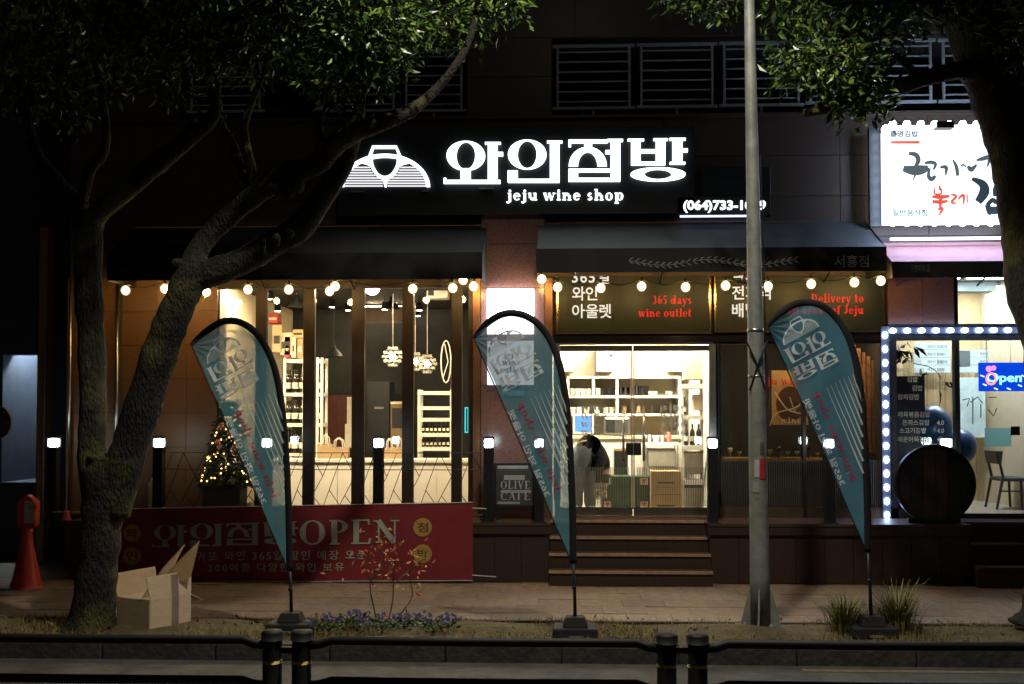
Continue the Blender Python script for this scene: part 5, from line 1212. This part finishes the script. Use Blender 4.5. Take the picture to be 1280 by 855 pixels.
def spot(px, py, Y, label):
    c = P(px, py, Y); t = thing('ceiling_spot', label, 'spot lamp', c, 'small ceiling spots in the wine shop'); MB().lathe([(.05, 0), (.045, .1), (.015, .12)], c, 10).build('can', m_black, t, smooth=True); MB().lathe([(.04, -.002), (.03, .003)], c, 10).build('lens', m_spot, t); MB().tube([tuple(c + Vector((0, 0, .12))), (c.x, c.y, 3.66)], .008, 5).build('stem', m_black, t)
for px, py, Y, l in ((337, 374, 15.2, 'small ceiling spot right of the first window mullion'), (347, 389, 16, 'small ceiling spot above the red gift carton'), (415, 384, 16, 'small ceiling spot left of the third mullion'), (435, 388, 16.4, 'small ceiling spot touching the third mullion'), (481, 387, 15.8, 'small ceiling spot beside the high cone lamp'), (524, 388, 16, 'small ceiling spot right of the fourth mullion'), (522, 395, 17, 'lower small ceiling spot right of the fourth mullion')): spot(px, py, Y, l)
c = P(421, 351, 14.35); t = thing('led_batten', 'short white tube light under the awning left of the third mullion', 'light', c); MB().tube([tuple(P(404, 352.5, 14.35)), tuple(P(441, 351, 14.35))], .022, 8).build('tube', EM('batten', (.92, .95, 1), 30), t)
c = P(465, 359, 14.4); t = thing('round_led_lamp', 'round white lamp at the ceiling right of the third mullion', 'light', c); MB().lathe([(.1, -.03), (.1, .03), (.05, .04)], tuple(c), 20, axis='Y').build('disc', EM('disc_lamp', (1, .9, .72), 22), t)
dbox('air_conditioner', 'white air conditioner under the ceiling right of the fourth mullion', 'air conditioner', 533, 359, 560, 373, 15.2, .25, m_white, .02, (('vent', .08, .15, .35, .75, .004, m_black),))
for i, (px, Y) in enumerate(((310, 14.32), (410, 14.32), (540, 14.32), (480, 17.2))):
    c = P(px, 350, Y); t = thing('ceiling_fill_lamp', ('added ceiling fill lamp above the left rack', 'added ceiling fill lamp above the counter middle', 'added ceiling fill lamp above the right rack', 'added ceiling fill lamp before the back wall')[i], 'light', (c.x, Y, 3.6)); MB().box(c.x - .3, c.x + .3, Y - .09, Y + .09, 3.63, 3.655).build('frame', m_black, t); MB().box(c.x - .28, c.x + .28, Y - .07, Y + .07, 3.622, 3.63).build('diffuser', m_panelW, t)  # lamps added near the ceiling to brighten counter and racks
# ceiling ducts, wire hoop, neon frame
du = thing('ceiling_duct', 'pale square duct under the dark shop ceiling', 'duct', P(470, 385, 16.9)); x0, x1, z0, z1 = RX(457, 383, 503, 401, 16.9); MB().box(x0, x1, 16.9, 17.3, z0, z1).build('duct_body', M('duct_taupe', (.12, .09, .06), .6), du); MB().box(x0 - .02, x1 + .02, 16.88, 16.9, z0 - .03, z0 + .02).build('flange', M('duct_taupe', (.12, .09, .06), .6), du)
wh = thing('wire_hoop', 'white wire hoop ornament standing on the right shelf rack', 'ornament', P(557, 487, 15.8)); c = P(557.5, 452, 15.8)
MB().tube([(c.x + .07*math.sin(i*.3927), 15.8, c.z + .3*math.cos(i*.3927)) for i in range(17)], .01, 6).build('hoop', m_white, wh); MB().tube([(c.x - .04, 15.8, c.z - .22), (c.x + .03, 15.8, c.z), (c.x - .02, 15.8, c.z + .25)], .008, 5).build('wire', m_white, wh); MB().tube([(c.x + .07, 15.82, zof(557, 487, 15.8)), (c.x + .09, 15.82, c.z + .6)], .008, 5).build('stand', m_steel, wh)
nf = thing('neon_frame', 'small teal glowing frame at the right end of the folding windows', 'sign', P(584, 545, 14.1)); x0, x1, z0, z1 = RX(581, 509, 586, 541, 14.1)
MB().box(x0, x1, 14.09, 14.11, z0, z1).build('panel', m_black, nf); f = MB(); f.box(x0, x1, 14.075, 14.089, z0, z0 + .015); f.box(x0, x1, 14.075, 14.089, z1 - .015, z1); f.box(x1 - .015, x1, 14.075, 14.089, z0 + .015, z1 - .015); f.box(x0, x0 + .015, 14.075, 14.089, z0 + .015, z1 - .015); f.build('tube', EM('teal_glow', (.1, .75, .75), 1.2), nf)
# ================================================================== BEHIND THE GLASS DOORS
for i, (px, Y) in enumerate(((740, 15), (840, 15), (790, 16.4))):
    c = P(px, 400, Y); t = thing('ceiling_fill_lamp', ('added ceiling fill lamp above the left glass door', 'added ceiling fill lamp above the right glass door', 'added ceiling fill lamp before the kitchen wall')[i], 'light', (c.x, Y, 3.55)); MB().box(c.x - .35, c.x + .35, Y - .25, Y + .25, 3.57, 3.61).build('frame', m_white, t); MB().box(c.x - .33, c.x + .33, Y - .23, Y + .23, 3.562, 3.57).build('diffuser', m_panelN, t)  # added panels above the doors that light the kitchen room
YBk = 17.2
su = thing('wall_shelf_unit', 'white open shelf unit on the kitchen wall behind the glass doors', 'shelf', P(780, 545, 16.8))
x0, x1 = xof(709, 500, 16.8), xof(851, 500, 16.8)
for y in (470, 494.5, 517, 545): 
    z = zof(780, y, 16.8); MB().box(x0, x1, 16.8, YBk - .002, z - .035, z).build('shelf', m_white, su)
za_, zb2 = zof(780, 545, 16.8), zof(780, 470, 16.8) - .036
for px, a, b in ((710, za_, zb2), (742, zof(780, 494.5, 16.8), zb2), (771.5, za_, zb2), (850, za_, zb2)): x = xof(px, 500, 16.8); MB().box(x - .02, x + .02, 16.81, YBk - .003, a, b - .0).build('divider', m_white, su)
for (p0, p1, lab) in ((697, 717, 'white wall cupboard door at the upper left behind the glass'), (745, 767, 'white wall cupboard with small dark stickers'), (835, 855, 'white wall cupboard overhanging at the upper right')):
    dbox('wall_cupboard', lab, 'cupboard', p0, 433, p1, 465, 16.75, .4, m_white, .006, (('door', .04, .03, .96, .97, .02, m_white), ('handle', .85, .8, .9, .95, .03, m_steel)) + ((('sticker', .75, .3, .95, .42, .024, m_black),) if p0 == 745 else ()))
random.seed(3)
def cup(px, py, Y, r, h, mat, label, group):
    c = P(px, py, Y); single(MB().lathe([(r*.8, 0), (r, h), (r*.9, h), (r*.7, .01)], c, 10), 'cup', mat, tuple(c), label, 'cup', group, smooth=True)
for px in (748, 753, 762, 767): cup(px, 494, 17, .05, .11, m_black if px > 750 else m_white, 'dark cup or canister on the upper kitchen shelf', 'cups on the upper kitchen shelf left')
for px in (776, 782, 788, 796, 803, 808): cup(px, 494, 17, .04, .14 if px > 790 else .12, m_black if px > 800 else m_glass, 'cup on the upper kitchen shelf right of the divider', 'cups on the upper kitchen shelf right')
for px in (814, 818, 836): cup(px, 494, 17, .055, .06, m_white, 'low white bowl on the upper kitchen shelf', 'bowls on the upper kitchen shelf')
for px in (716, 722, 729, 736): cup(px, 494, 17, .045, .1, m_white, 'white cup in the leftmost bay of the kitchen shelf', 'cups in the leftmost shelf bay')
for px in (716, 724, 733, 746, 757, 765): cup(px, 516.5, 17, .05, .09, m_label if px % 2 else m_white, 'pale jar on the second kitchen shelf, left half', 'jars on the second kitchen shelf')
for px in (780, 790, 798, 815, 826, 838, 845): cup(px, 516.5, 17, .04, .13, m_steel if px % 3 else m_kraft, 'jar or canister on the second kitchen shelf, right half', 'canisters on the second kitchen shelf')
kc = thing('kitchen_counter', 'pale worktop with tiled front below the kitchen shelves', 'counter', P(780, 640, 16.4)); x0, x1, z0, z1 = RX(700, 545, 852, 640, 16.4); MB().box(x0, x1, 16.38, YBk - .004, z1 - .04, z1).build('worktop', m_cream, kc); MB().box(x0, x1, 16.42, YBk - .004, ZD, z1 - .041).build('carcass', m_white, kc)
mo = thing('monitor', 'white monitor with a blue screen on the kitchen worktop', 'monitor', P(729, 545, 16.45)); x0, x1, z0, z1 = RX(716, 518, 742, 543, 16.42); MB().box(x0, x1, 16.44, 16.48, z0, z1).build('bezel', m_white, mo, bevel=.01); MB().box(x0 + .03, x1 - .03, 16.434, 16.44, z0 + .04, z1 - .02).build('screen', EM('blue_screen', (.1, .35, .9), 1.1), mo); MB().box((x0 + x1)/2 - .03, (x0 + x1)/2 + .03, 16.48, 16.52, z0 - .02, z0 + .1).build('stand', m_white, mo)
tm = thing('coffee_machine', 'long steel coffee machine on the worktop behind the door handle', 'coffee machine', P(770, 545, 16.45)); x0, x1, z0, z1 = RX(755, 521, 788, 544, 16.42); MB().box(x0, x1, 16.44, 16.75, z0, z1).build('housing', m_steel, tm, bevel=.03); MB().box(x0 + .02, x0 + .16, 16.43, 16.44, z0 + .04, z1 - .04).build('front_panel', m_black, tm); MB().tube([(x0 + .25, 16.43, z0 + .02), (x0 + .25, 16.36, z0 - .0)], .012, 6).build('spout', m_steel, tm)
for px, h, mt, l in ((812, .11, m_steel, 'steel jug on the worktop'), (820, .1, m_white, 'white mug on the worktop next to the jug'), (828, .1, m_steel, 'second steel jug on the worktop'), (836, .15, M('red_bottle', (.4, .05, .03), .4), 'red sauce bottle on the worktop')): cup(px, 553, 16.2, .04, h, mt, l, None)
tbl = thing('serving_trolley', 'metal trolley with a pale top and folded plastic inside the right door', 'trolley', P(828, 640, 15.9)); x0, x1, z0, z1 = RX(806, 554, 849, 640, 15.9)
MB().box(x0, x1, 15.88, 16.3, z1 - .03, z1).build('top', m_white, tbl)
for x in (x0 + .02, x1 - .02):
    for y in (15.9, 16.28): MB().tube([(x, y, ZD), (x, y, z1 - .031)], .013, 6).build('leg', m_steel, tbl)
MB().box(x0 + .04, x1 - .04, 15.92, 16.26, z1 - .34, z1 - .08).build('plastic_bin', M('smoky_plastic', (.28, .26, .22), .3), tbl, bevel=.02)
dbox('dark_bin', 'tall dark waste bin behind the door handles', 'bin', 768, 562, 785, 597, 15.7, .25, m_black, .01, (('lid', -.03, -.04, 1.03, .05, .01, M('bin_lid', (.3, .22, .1), .5)),))
def dbox_floor(*a, **k): return dbox(*a, **k)
m_gcr = M('green_crate', (.018, .05, .02), .5, var=.3, scale=8)
gcrate = thing('green_crate', 'dark green ribbed crate with red and white corner stickers on the floor', 'crate', P(780, 640, 15.2)); x0, x1, z0, z1 = RX(752, 597, 812, 637, 15.2); z0 = ZD; z1 = ZD + .43
MB().box(x0, x1, 15.2, 15.6, z0, z1).build('shell', m_gcr, gcrate)
for i in range(9): MB().box(x0, x1, 15.185, 15.199, z0 + .02 + i*.046, z0 + .045 + i*.046).build('rib', m_gcr, gcrate)
for (u, v) in ((.12, .85), (.12, .12), (.88, .85), (.88, .12)):
    cx, cz_ = x0 + (x1 - x0)*u, z0 + (z1 - z0)*v; s = MB().box(cx - .05, cx + .05, 15.179, 15.184, cz_ - .045, cz_ + .045).build('sticker', m_label, gcrate); MB().prism([(cx - .03, cz_ + .03), (cx + .03, cz_ + .03), (cx, cz_ - .03)][::-1], 15.175, 15.178).build('print', M('sticker_red2', (.5, .03, .03), .5), s)
def carton(px0, py0, px1, py1, Y, lab):
    x0, x1, z0, z1 = RX(px0, py0, px1, py1, Y); t = thing('stacked_carton', lab, 'carton', ((x0 + x1)/2, Y, z0)); MB().box(x0, x1, Y, Y + .35, z0 + .001, z1).build('carton_body', M('carton_brown', (.4, .26, .12), .8, var=.1), t, bevel=.005); MB().box((x0 + x1)/2 - .12, (x0 + x1)/2 + .1, Y - .003, Y - .001, (z0 + z1)/2 - .01, (z0 + z1)/2 + .012).build('print', m_black, t); MB().box((x0 + x1)/2 - .14, (x0 + x1)/2 + .12, Y - .003, Y - .001, (z0 + z1)/2 - .07, (z0 + z1)/2 - .055).build('print', M('print_brown', (.25, .12, .06), .8), t)
zq2 = ZD
for y0, y1, l in ((589, 618, 'upper brown carton stacked inside the right door'), (618.4, 646, 'lower brown carton stacked inside the right door')): carton(814, y0, 852, y1, 14.9, l)
wr = thing('storage_rack', 'white storage rack with bottles and boxes inside the right door', 'rack', P(872, 640, 15.2)); x0, x1 = xof(852, 540, 15.2), xof(888, 540, 15.2)
for y in (480, 519, 557, 600): z = zof(870, y, 15.2); MB().box(x0, x1, 15.19, 15.6, z - .06, z).build('shelf', m_white, wr)
for x in (x0, x1 - .03): MB().box(x, x + .03, 15.2, 15.23, ZD, zof(870, 480, 15.2) - .061).build('post', m_white, wr)
for i in range(5): bottle(x0 + .07 + i*.085, 15.3, zof(870, 557, 15.2), 'dark bottle in the row on the middle shelf of the storage rack', 'bottles on the storage rack', .92)
bottle(x0 + .05, 15.3, zof(870, 519, 15.2), 'single dark bottle beside the brown carton on the storage rack', None, .8)
dbox('white_appliance', 'pale tall box standing on top of the storage rack', 'box', 856, 440, 884, 474.5, 15.2, .35, m_cream); dbox('brown_box', 'brown carton on the upper shelf of the storage rack', 'carton', 868, 493, 887, 513, 15.25, .3, m_card)
dbox('smoky_tub', 'grey translucent tub on the lower shelf of the storage rack', 'tub', 854, 565, 887, 593, 15.25, .3, M('smoky_plastic', (.28, .26, .22), .3), .02); dbox('floor_tub', 'clear tub on the floor under the storage rack', 'tub', 855, 608, 887, 640, 15.3, .3, M('clear_tub', (.45, .42, .35), .3), .02, (('lid', -.02, -.06, 1.02, .06, .01, m_black),))
mp_ = thing('mop', 'thin mop handle leaning against the storage rack', 'mop', P(877, 643, 14.8)); MB().tube([tuple(P(877, 640, 14.8)), tuple(P(886, 545, 14.95))], .011, 6).build('handle', m_steel, mp_); MB().ball(tuple(P(876.5, 640, 14.8)), .05, 8, 5, sz=.5).build('head', m_black, mp_)
# ---- the person bending over
def person():
    org = P(733, 640, 14.75); org.z = ZD
    t = thing('person', 'person in black jacket and grey jeans bending forward behind the left glass door', 'person', org)
    Q = lambda px, py, dy=0.: tuple(P(px, py, 14.75 + dy) - org)
    V = [(Q(729, 566)), Q(724, 572, -.08), Q(721, 604, -.1), Q(721, 634, -.08), Q(719, 639, -.2), Q(735, 572, .1), Q(737, 604, .06), Q(738, 634, .1), Q(740, 639, -.04),
         Q(735, 556, .02), Q(743, 560, .05), Q(750, 572, .08), Q(754, 583, .1), Q(757, 592, .1), Q(758, 598, .08),
         Q(751, 576, -.1), Q(748, 594, -.16), Q(748, 612, -.12), Q(755, 578, .26), Q(757, 596, .26), Q(756, 612, .2)]
    R_ = [.17, .14, .1, .075, .05, .14, .1, .075, .05, .155, .14, .135, .1, .06, .1, .07, .055, .035, .07, .055, .035]
    E_ = [(0, 1), (1, 2), (2, 3), (3, 4), (0, 5), (5, 6), (6, 7), (7, 8), (0, 9), (9, 10), (10, 11), (11, 12), (12, 13), (13, 14), (11, 15), (15, 16), (16, 17), (11, 18), (18, 19), (19, 20)]
    me = bpy.data.meshes.new('figure'); me.from_pydata(V, E_, []); o = bpy.data.objects.new('figure', me); COL.objects.link(o)
    sk = o.modifiers.new('skin', 'SKIN')
    for i, d in enumerate(me.skin_vertices[0].data): d.radius = (R_[i], R_[i]); d.use_root = i == 0
    su_ = o.modifiers.new('sub', 'SUBSURF'); su_.levels = 2; su_.render_levels = 2
    fin = bpy.data.meshes.new_from_object(o.evaluated_get(bpy.context.evaluated_depsgraph_get())); bpy.data.objects.remove(o)
    ms = [M('jeans_grey', (.11, .13, .15), .8, var=.25, scale=12), M('jacket_black', (.005, .005, .006), .9, spec=.1), M('hair_black', (.012, .01, .01), .5), m_person_skin, M('trainers', (.5, .48, .44), .6)]
    for m in ms: fin.materials.append(m)
    pts = [Vector(v) for v in V]
    zone = [0, 0, 0, 0, 4, 0, 0, 0, 4, 1, 1, 1, 1, 3, 2, 1, 1, 3, 1, 1, 3]
    for p in fin.polygons:
        c = p.center; i = min(range(len(pts)), key=lambda k: (pts[k] - c).length/(.6 + R_[k])); p.material_index = zone[i]; p.use_smooth = True
    b = bpy.data.objects.new('body', fin); COL.objects.link(b); b.parent = t
    MB().tube([tuple(P(722, 556, 14.62)), tuple(P(727, 552, 14.6)), tuple(P(733, 551, 14.62))], .014, 6).build('belt', M('belt_tan', (.4, .3, .1), .6), t)
    for h, s in ((17, -1), (20, 1)):
        w = Vector(V[h]) + org; f = MB()
        f.ball(tuple(w - Vector((0, 0, .04))), .04, 8, 6, sx=.8, sz=1.1)
        for k in range(4): f.tube([tuple(w + Vector((-.024 + k*.016, -.005, -.07))), tuple(w + Vector((-.026 + k*.017, -.015, -.105))), tuple(w + Vector((-.022 + k*.016, -.02, -.13 + abs(k - 1.5)*.008)))], [.009, .008, .007], 6)
        f.tube([tuple(w + Vector((-.03, 0, -.03))), tuple(w + Vector((-.048, -.015, -.06))), tuple(w + Vector((-.045, -.025, -.085)))], [.011, .009, .007], 6)
        f.build('hand', m_person_skin, t, smooth=True)
person()
# ================================================================== DARK DISPLAY WINDOW
po = thing('wine_poster', 'tan poster with a dark wine glass picture behind the dark window', 'poster', P(988, 531, 14.5)); x0, x1, z0, z1 = RX(965, 463, 1010, 531, 14.5)
MB().box(x0, x1, 14.5, 14.52, z0, z1).build('sheet', M('poster_tan', (.42, .27, .11), .6, var=.15, emit=(.42, .27, .11), es=.0), po)
Art().ring(988, 505, 18, 22, 0, 0, 0, 360).mesh(pxmap(14.497), 0).build('bowl_print', M('poster_brown', (.07, .03, .02), .6), po)
gl = Art(); gl.line([p[:2] for p in spline([(969, 490), (975, 500), (985, 512), (1001, 517)], 5)], 1.6); gl.line([(987, 496), (993, 514), (1003, 500)], 1.2); gl.line([p[:2] for p in spline([(962, 532), (970, 517), (990, 511), (1003, 505)], 5)], 1.4); gl.mesh(pxmap(14.494), 0).build('glass_print', m_label, po)
a = serif('jeju wine', .15); a.xf(lambda x, y: (947 + x*9.5, 481 - y*10)); a.mesh(pxmap(14.491), 0).build('lettering', M('poster_red', (.5, .02, .02), .6), po)
a = serif('wine', .1); w = max(v[0] for v in a.v); a.xf(lambda x, y: (976 + x*8.5, 529 - y*8)); a.mesh(pxmap(14.493), 0).build('lettering', m_label, po)
dc = thing('display_counter', 'dark counter with warm-lit glassware behind the striped window', 'counter', P(1000, 640, 14.6)); x0, x1, z0, z1 = RX(897, 573, 1096, 640, 14.6); MB().box(x0, x1, 14.6, 15.1, z1 - .04, z1).build('top', M('counter_oak', (.3, .2, .09), .5), dc); MB().box(x0, x1, 14.64, 15.1, ZD, z1 - .041).build('front', m_dkwall, dc)
random.seed(8)
for i in range(16):
    px = 903 + i*12 + random.uniform(-3, 3); c = P(px, 573, 14.8); h = random.uniform(.06, .16); c.z = z1
    single(MB().lathe([(.03, 0), (.006, .01), (.006, h*.5), (.03, h*.65), (.032, h), (.028, h), (.02, h*.6)], c, 10), 'stem_glass', M('clear_glassware', (.5, .42, .28), .08, spec=.9) if i % 3 else m_bottle, tuple(c), 'small glass or bottle among the warm-lit ones on the dark counter', 'glass', 'glassware on the dark counter', smooth=True)
for i, px in enumerate((930, 1000, 1060)):
    c = P(px, 425, 14.9); t = thing('display_fill_lamp', ('hidden warm fill lamp added above the left of the dark counter', 'hidden warm fill lamp added above the middle of the dark counter', 'hidden warm fill lamp added above the right of the dark counter')[i], 'spot lamp', (c.x, 14.16, 3.3)); MB().box(c.x - .2, c.x + .2, 14.13, 14.2, 3.32, 3.36).build('housing', m_black, t); MB().box(c.x - .18, c.x + .18, 14.135, 14.195, 3.312, 3.32).build('lens', EM('display_fill_lens', (1, .7, .36), 480), t)  # lamps added behind the transom to brighten poster and counter
bw = thing('slat_screen', 'brown slatted timber screen inside the dark window right of the flag', 'screen', P(1078, 560, 14.3))
for i in range(5):
    x0, x1, z0, z1 = RX(1066 + i*6, 430 + i*5, 1070.5 + i*6, 566, 14.55); MB().box(x0, x1, 14.55, 14.59, z0, z1).build('slat', M('slat_brown', (.24, .12, .06), .6), bw)
    for j in range(9): z = z0 + (z1 - z0)*j/9; MB().box(x0 - .004, x1 + .004, 14.545, 14.55, z, z + .03).build('notch', M('notch_brown', (.14, .07, .035), .6), bw)
# ================================================================== KIMBAP SHOP
for i, (px, Y) in enumerate(((1160, 15.2), (1250, 15.0), (1210, 16.2))):
    c = P(px, 380, Y); t = thing('ceiling_fill_lamp', ('added cool fill lamp above the kimbap window', 'added cool fill lamp above the kimbap door', 'added cool fill lamp before the pine wall')[i], 'light', (c.x, Y, 3.72)); MB().box(c.x - .4, c.x + .4, Y - .15, Y + .15, 3.78, 3.82).build('frame', m_white, t); MB().box(c.x - .38, c.x + .38, Y - .13, Y + .13, 3.772, 3.78).build('diffuser', m_panelC, t)  # added panels lighting the kimbap shop from its ceiling
    for s in (-.3, .3): MB().tube([(c.x + s, Y, 3.82), (c.x + s, Y, 3.85)], .006, 5).build('hanger', m_steel, t)
dbox('ceiling_air_unit', 'grey air unit under the kimbap shop ceiling', 'air conditioner', 1197, 352, 1246, 364, 15.6, .3, M('unit_grey', (.3, .38, .4), .5))
def menu(px0, py0, px1, py1, Y, label, rows):
    x0, x1, z0, z1 = RX(px0, py0, px1, py1, Y); t = thing('menu_board', label, 'menu board', ((x0 + x1)/2, Y, z0)); MB().box(x0, x1, Y, Y + .06, z0, z1).build('panel', EM('menu_glow', (.72, .95, 1), .9), t)
    a = Art(); b = MB()
    for i in range(rows):
        py = py0 + (py1 - py0)*(i + .7)/rows; h = (py1 - py0)/rows*.42
        a.text('매운치 돌김밥' if i % 2 else '매운치 참치김밥', px0 + (px1 - px0)*.35, 0, 1, .01); 
        n = a.k; a.v = [(px0 + (px1 - px0)*.35 + (v[0] - (px0 + (px1 - px0)*.35))*h*.95, py - v[1]*h, v[2]) if v[2] == n else v for v in a.v]
        a.text('3.%d' % (5 if i % 2 else 0), 0, 0, 1, .01); n = a.k; a.v = [(px1 - 14 + v[0]*h, py - v[1]*h, v[2]) if v[2] == n else v for v in a.v]
        z = zof(px0, py0 + (py1 - py0)*(i + 1)/rows, Y); b.box(x0 + .01, x1 - .01, Y - .004, Y - .001, z, z + .006)
    a.mesh(pxmap(Y - .003), 0).build('lettering', M('menu_ink', (.1, .14, .15), .7), t); b.build('rule', M('menu_rule', (.25, .35, .38), .7), t)
menu(1144, 428, 1188, 466, 16.5, 'bluish glowing menu board behind the left kimbap pane', 4); menu(1196, 437, 1278, 466, 16.5, 'bluish glowing menu board above the open sign', 3)
dbox('speaker_box', 'dark grey box on the wall beside the menu board', 'speaker', 1197, 438, 1213, 458, 16.2, .2, M('speaker_grey', (.12, .16, .17), .6))
op = thing('open_sign', 'blue neon OPEN sign hanging in the kimbap door pane', 'sign', P(1251, 490, 13.9)); x0, x1, z0, z1 = RX(1224, 453, 1290, 489, 14.04)
MB().box(x0, x1, 14.05, 14.08, z0, z1).build('panel', EM('open_blue', (.0, .07, .85), .9), op, bevel=.008)
Art().text('Open', 0, 0, 1, .02).fit(1233, 481, 1277, 466).mesh(pxmap(14.045), .004).build('lettering', EM('open_cyan', (.25, .85, 1), 2.4), op)
Art().ring(1239, 473.5, 7, 8, 4.4, 5.4).mesh(pxmap(14.038), .003).build('letter', EM('open_red', (1, .25, .2), 2.2), op); Art().disc(1236, 461, 4, 10).disc(1242, 460, 3.4, 10).mesh(pxmap(14.044), 0).build('cup_motif', EM('open_violet', (.75, .25, 1), 1.6), op)
dots = Art()
for px, py in ((1228, 470), (1231, 481), (1245, 486), (1261, 486), (1275, 482), (1279, 470)): dots.line([(px - 2.5, py - 1), (px + 2.5, py + 1)], 1.8)
dots.mesh(pxmap(14.044), 0).build('spark_motif', EM('open_pale', (.6, .8, 1), 1.6), op)
MB().tube([(x0 + .1, 14.06, z1), (x0 + .1, 14.06, z1 + .35)], .004, 4).build('chain', m_steel, op); MB().tube([(x1 - .25, 14.06, z1), (x1 - .25, 14.06, z1 + .35)], .004, 4).build('chain', m_steel, op)
wl = thing('window_lettering', 'pale menu words and prices stuck on the left kimbap pane', 'lettering', P(1150, 560, 13.97)); a = Art()
for py, s, px, pr in ((455, '멍김밥', 1133, '3.0'), (466, '매운이김밥', 1122, '3.0'), (477, '김밥', 1134, '3.0'), (488, '김밥', 1140, '4.0'), (499, '참치김밥', 1122, ''), (521, '제육볶음김밥', 1122, ''), (531, '돈까스김밥', 1128, '4.0'), (541, '소고기김밥', 1124, '4.0'), (552, '매운어묵김밥', 1122, '4.0')):
    for q, x in ((s, px), (pr, 1171)):
        if q:
            a.text(q, 0, 0, 1, .012); n = a.k; a.v = [(x + v[0]*7.4, py - v[1]*7.6, v[2]) if v[2] == n else v for v in a.v]
a.mesh(pxmap(13.972), 0).build('lettering', fabric_mat('vinyl_pale', (.8, .76, .6), .1, .5), wl)
dbox('dark_fridge', 'dark panel cabinet close behind the left kimbap pane', 'cabinet', 1120, 470, 1157, 640, 14.4, .4, M('cab_slate', (.035, .04, .06), .5))
for px, py, r, Y, l in ((1166, 533, .24, 14.5, 'big dark blue balloon behind the left kimbap pane'), (1201, 558, .2, 14.7, 'teal blue balloon behind the kimbap door frame')):
    c = P(px, py, Y); t = thing('balloon', l, 'balloon', c); MB().ball(tuple(c), r, 20, 14, sz=1.12).build('skin', M('balloon_blue', (.02, .08, .2) if r > .22 else (.02, .1, .2), .3), t, smooth=True); MB().lathe([(.02, -r*1.17), (.004, -r*1.1)], c, 8).build('knot', M('balloon_blue', (.02, .08, .2), .3), t); MB().tube([tuple(c - Vector((0, 0, r*1.15))), (c.x + .02, c.y, ZD)], .003, 4).build('string', m_white, t)
pl = thing('hanging_plant', 'dark trailing plant inside the left kimbap pane', 'plant', P(1130, 430, 14.3)); lv = MB(); random.seed(2)
MB().tube([tuple(P(x, y, 14.3)) for x, y in spline([(1122, 432), (1132, 448), (1146, 455), (1160, 458), (1172, 466), (1178, 478)], 4)], .006, 5).build('vine', M('vine', (.04, .05, .02), .7), pl)
for px, py, n, l in ((1125, 437, 8, .16), (1132, 445, 8, .18), (1140, 435, 6, .16), (1178, 478, 4, .2), (1156, 465, 3, .12)): leaves(lv, P(px, py, 14.3), Vector((0, 0, -.6)), n, l, .03, 1)
lv.build('foliage', M('plant_dark', (.015, .035, .015), .5), pl)
dbox('paper_notice', 'teal paper notice stuck inside the kimbap door pane', 'notice', 1231, 535, 1264, 558, 14.02, .004, fabric_mat('paper_teal', (.3, .6, .6), .25, .6), 0); dbox('black_label', 'small black square label next to the teal notice', 'label', 1263.5, 533, 1275, 544, 14.015, .004, m_black, 0)
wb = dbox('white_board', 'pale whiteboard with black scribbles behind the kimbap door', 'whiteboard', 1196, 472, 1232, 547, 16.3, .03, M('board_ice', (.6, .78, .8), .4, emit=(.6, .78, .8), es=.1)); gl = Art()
for s in ([(1203, 500), (1212, 498), (1209, 508)], [(1213, 503), (1222, 496), (1228, 504)], [(1216, 496), (1216, 530)], [(1236, 497), (1250, 496), (1247, 503)], [(1235, 512), (1242, 520), (1246, 510)], [(1250, 500), (1250, 520)], [(1254, 512), (1262, 520)], [(1226, 505), (1226, 522)]): gl.line(s, 1.5)
gl.mesh(pxmap(16.2), 0).build('scribble', M('scribble_green', (.03, .07, .06), .6), wb)
for p0, p1, y0, y1, l in ((1236, 1262, 500, 530, 'white paper on the pine wall left of the door post'), (1265, 1280, 490, 518, 'pale blue paper on the pine wall under the open sign')): dbox('wall_paper_sheet', l, 'paper', p0, y0, p1, y1, 16.7, .004, M('paper_ice', (.55, .68, .68), .7), 0)
tc_ = thing('cafe_chair', 'dark timber chair seen side-on through the kimbap door', 'chair', P(1258, 636, 15.2)); m_ch = M('chair_wood', (.05, .045, .04), .5); Yc = 15.2
Zc = lambda px, py: P(px, py, Yc)
def leg(a, b, y, nm, r=.02): 
    p, q = Zc(*a), Zc(*b); MB().tube([(p.x, y, p.z), (q.x, y, q.z)], [r, r*.8], 6).build(nm, m_ch, tc_)
for y in (Yc, Yc + .4):
    leg((1253, 600), (1246, 637), y, 'leg'); leg((1276, 600), (1278, 637), y, 'leg'); leg((1255, 602), (1247, 566), y, 'back_post')
leg((1251, 614), (1277, 614), Yc, 'stretcher', .012); p, q = Zc(1252, 597), Zc(1282, 602); MB().box(p.x, q.x, Yc - .02, Yc + .42, q.z, p.z).build('seat', M('chair_seat', (.04, .06, .08), .5), tc_, bevel=.015)
p, q = Zc(1244, 564), Zc(1252, 580); MB().hexa([(p.x + .03, Yc, q.z), (q.x, Yc, q.z), (q.x, Yc + .4, q.z), (p.x + .03, Yc + .4, q.z), (p.x, Yc, p.z), (q.x + .02, Yc, p.z), (q.x + .02, Yc + .4, p.z), (p.x, Yc + .4, p.z)]).build('backrest', m_ch, tc_)

# fine print, decals and bead work too small to pick apart stay joined
for o in list(COL.objects):
    if o.parent and o.name.split('.')[0] in ('lettering', 'stripe_decal', 'crystals', 'rule', 'leaf_garland', 'brush_lettering', 'spark_motif', 'scribble', 'stripes', 'emblem_lines', 'twigs', 'crown', 'foliage', 'blooms', 'blades', 'hand', 'glass_print', 'cup_motif'):
        o['kind'] = 'stuff'
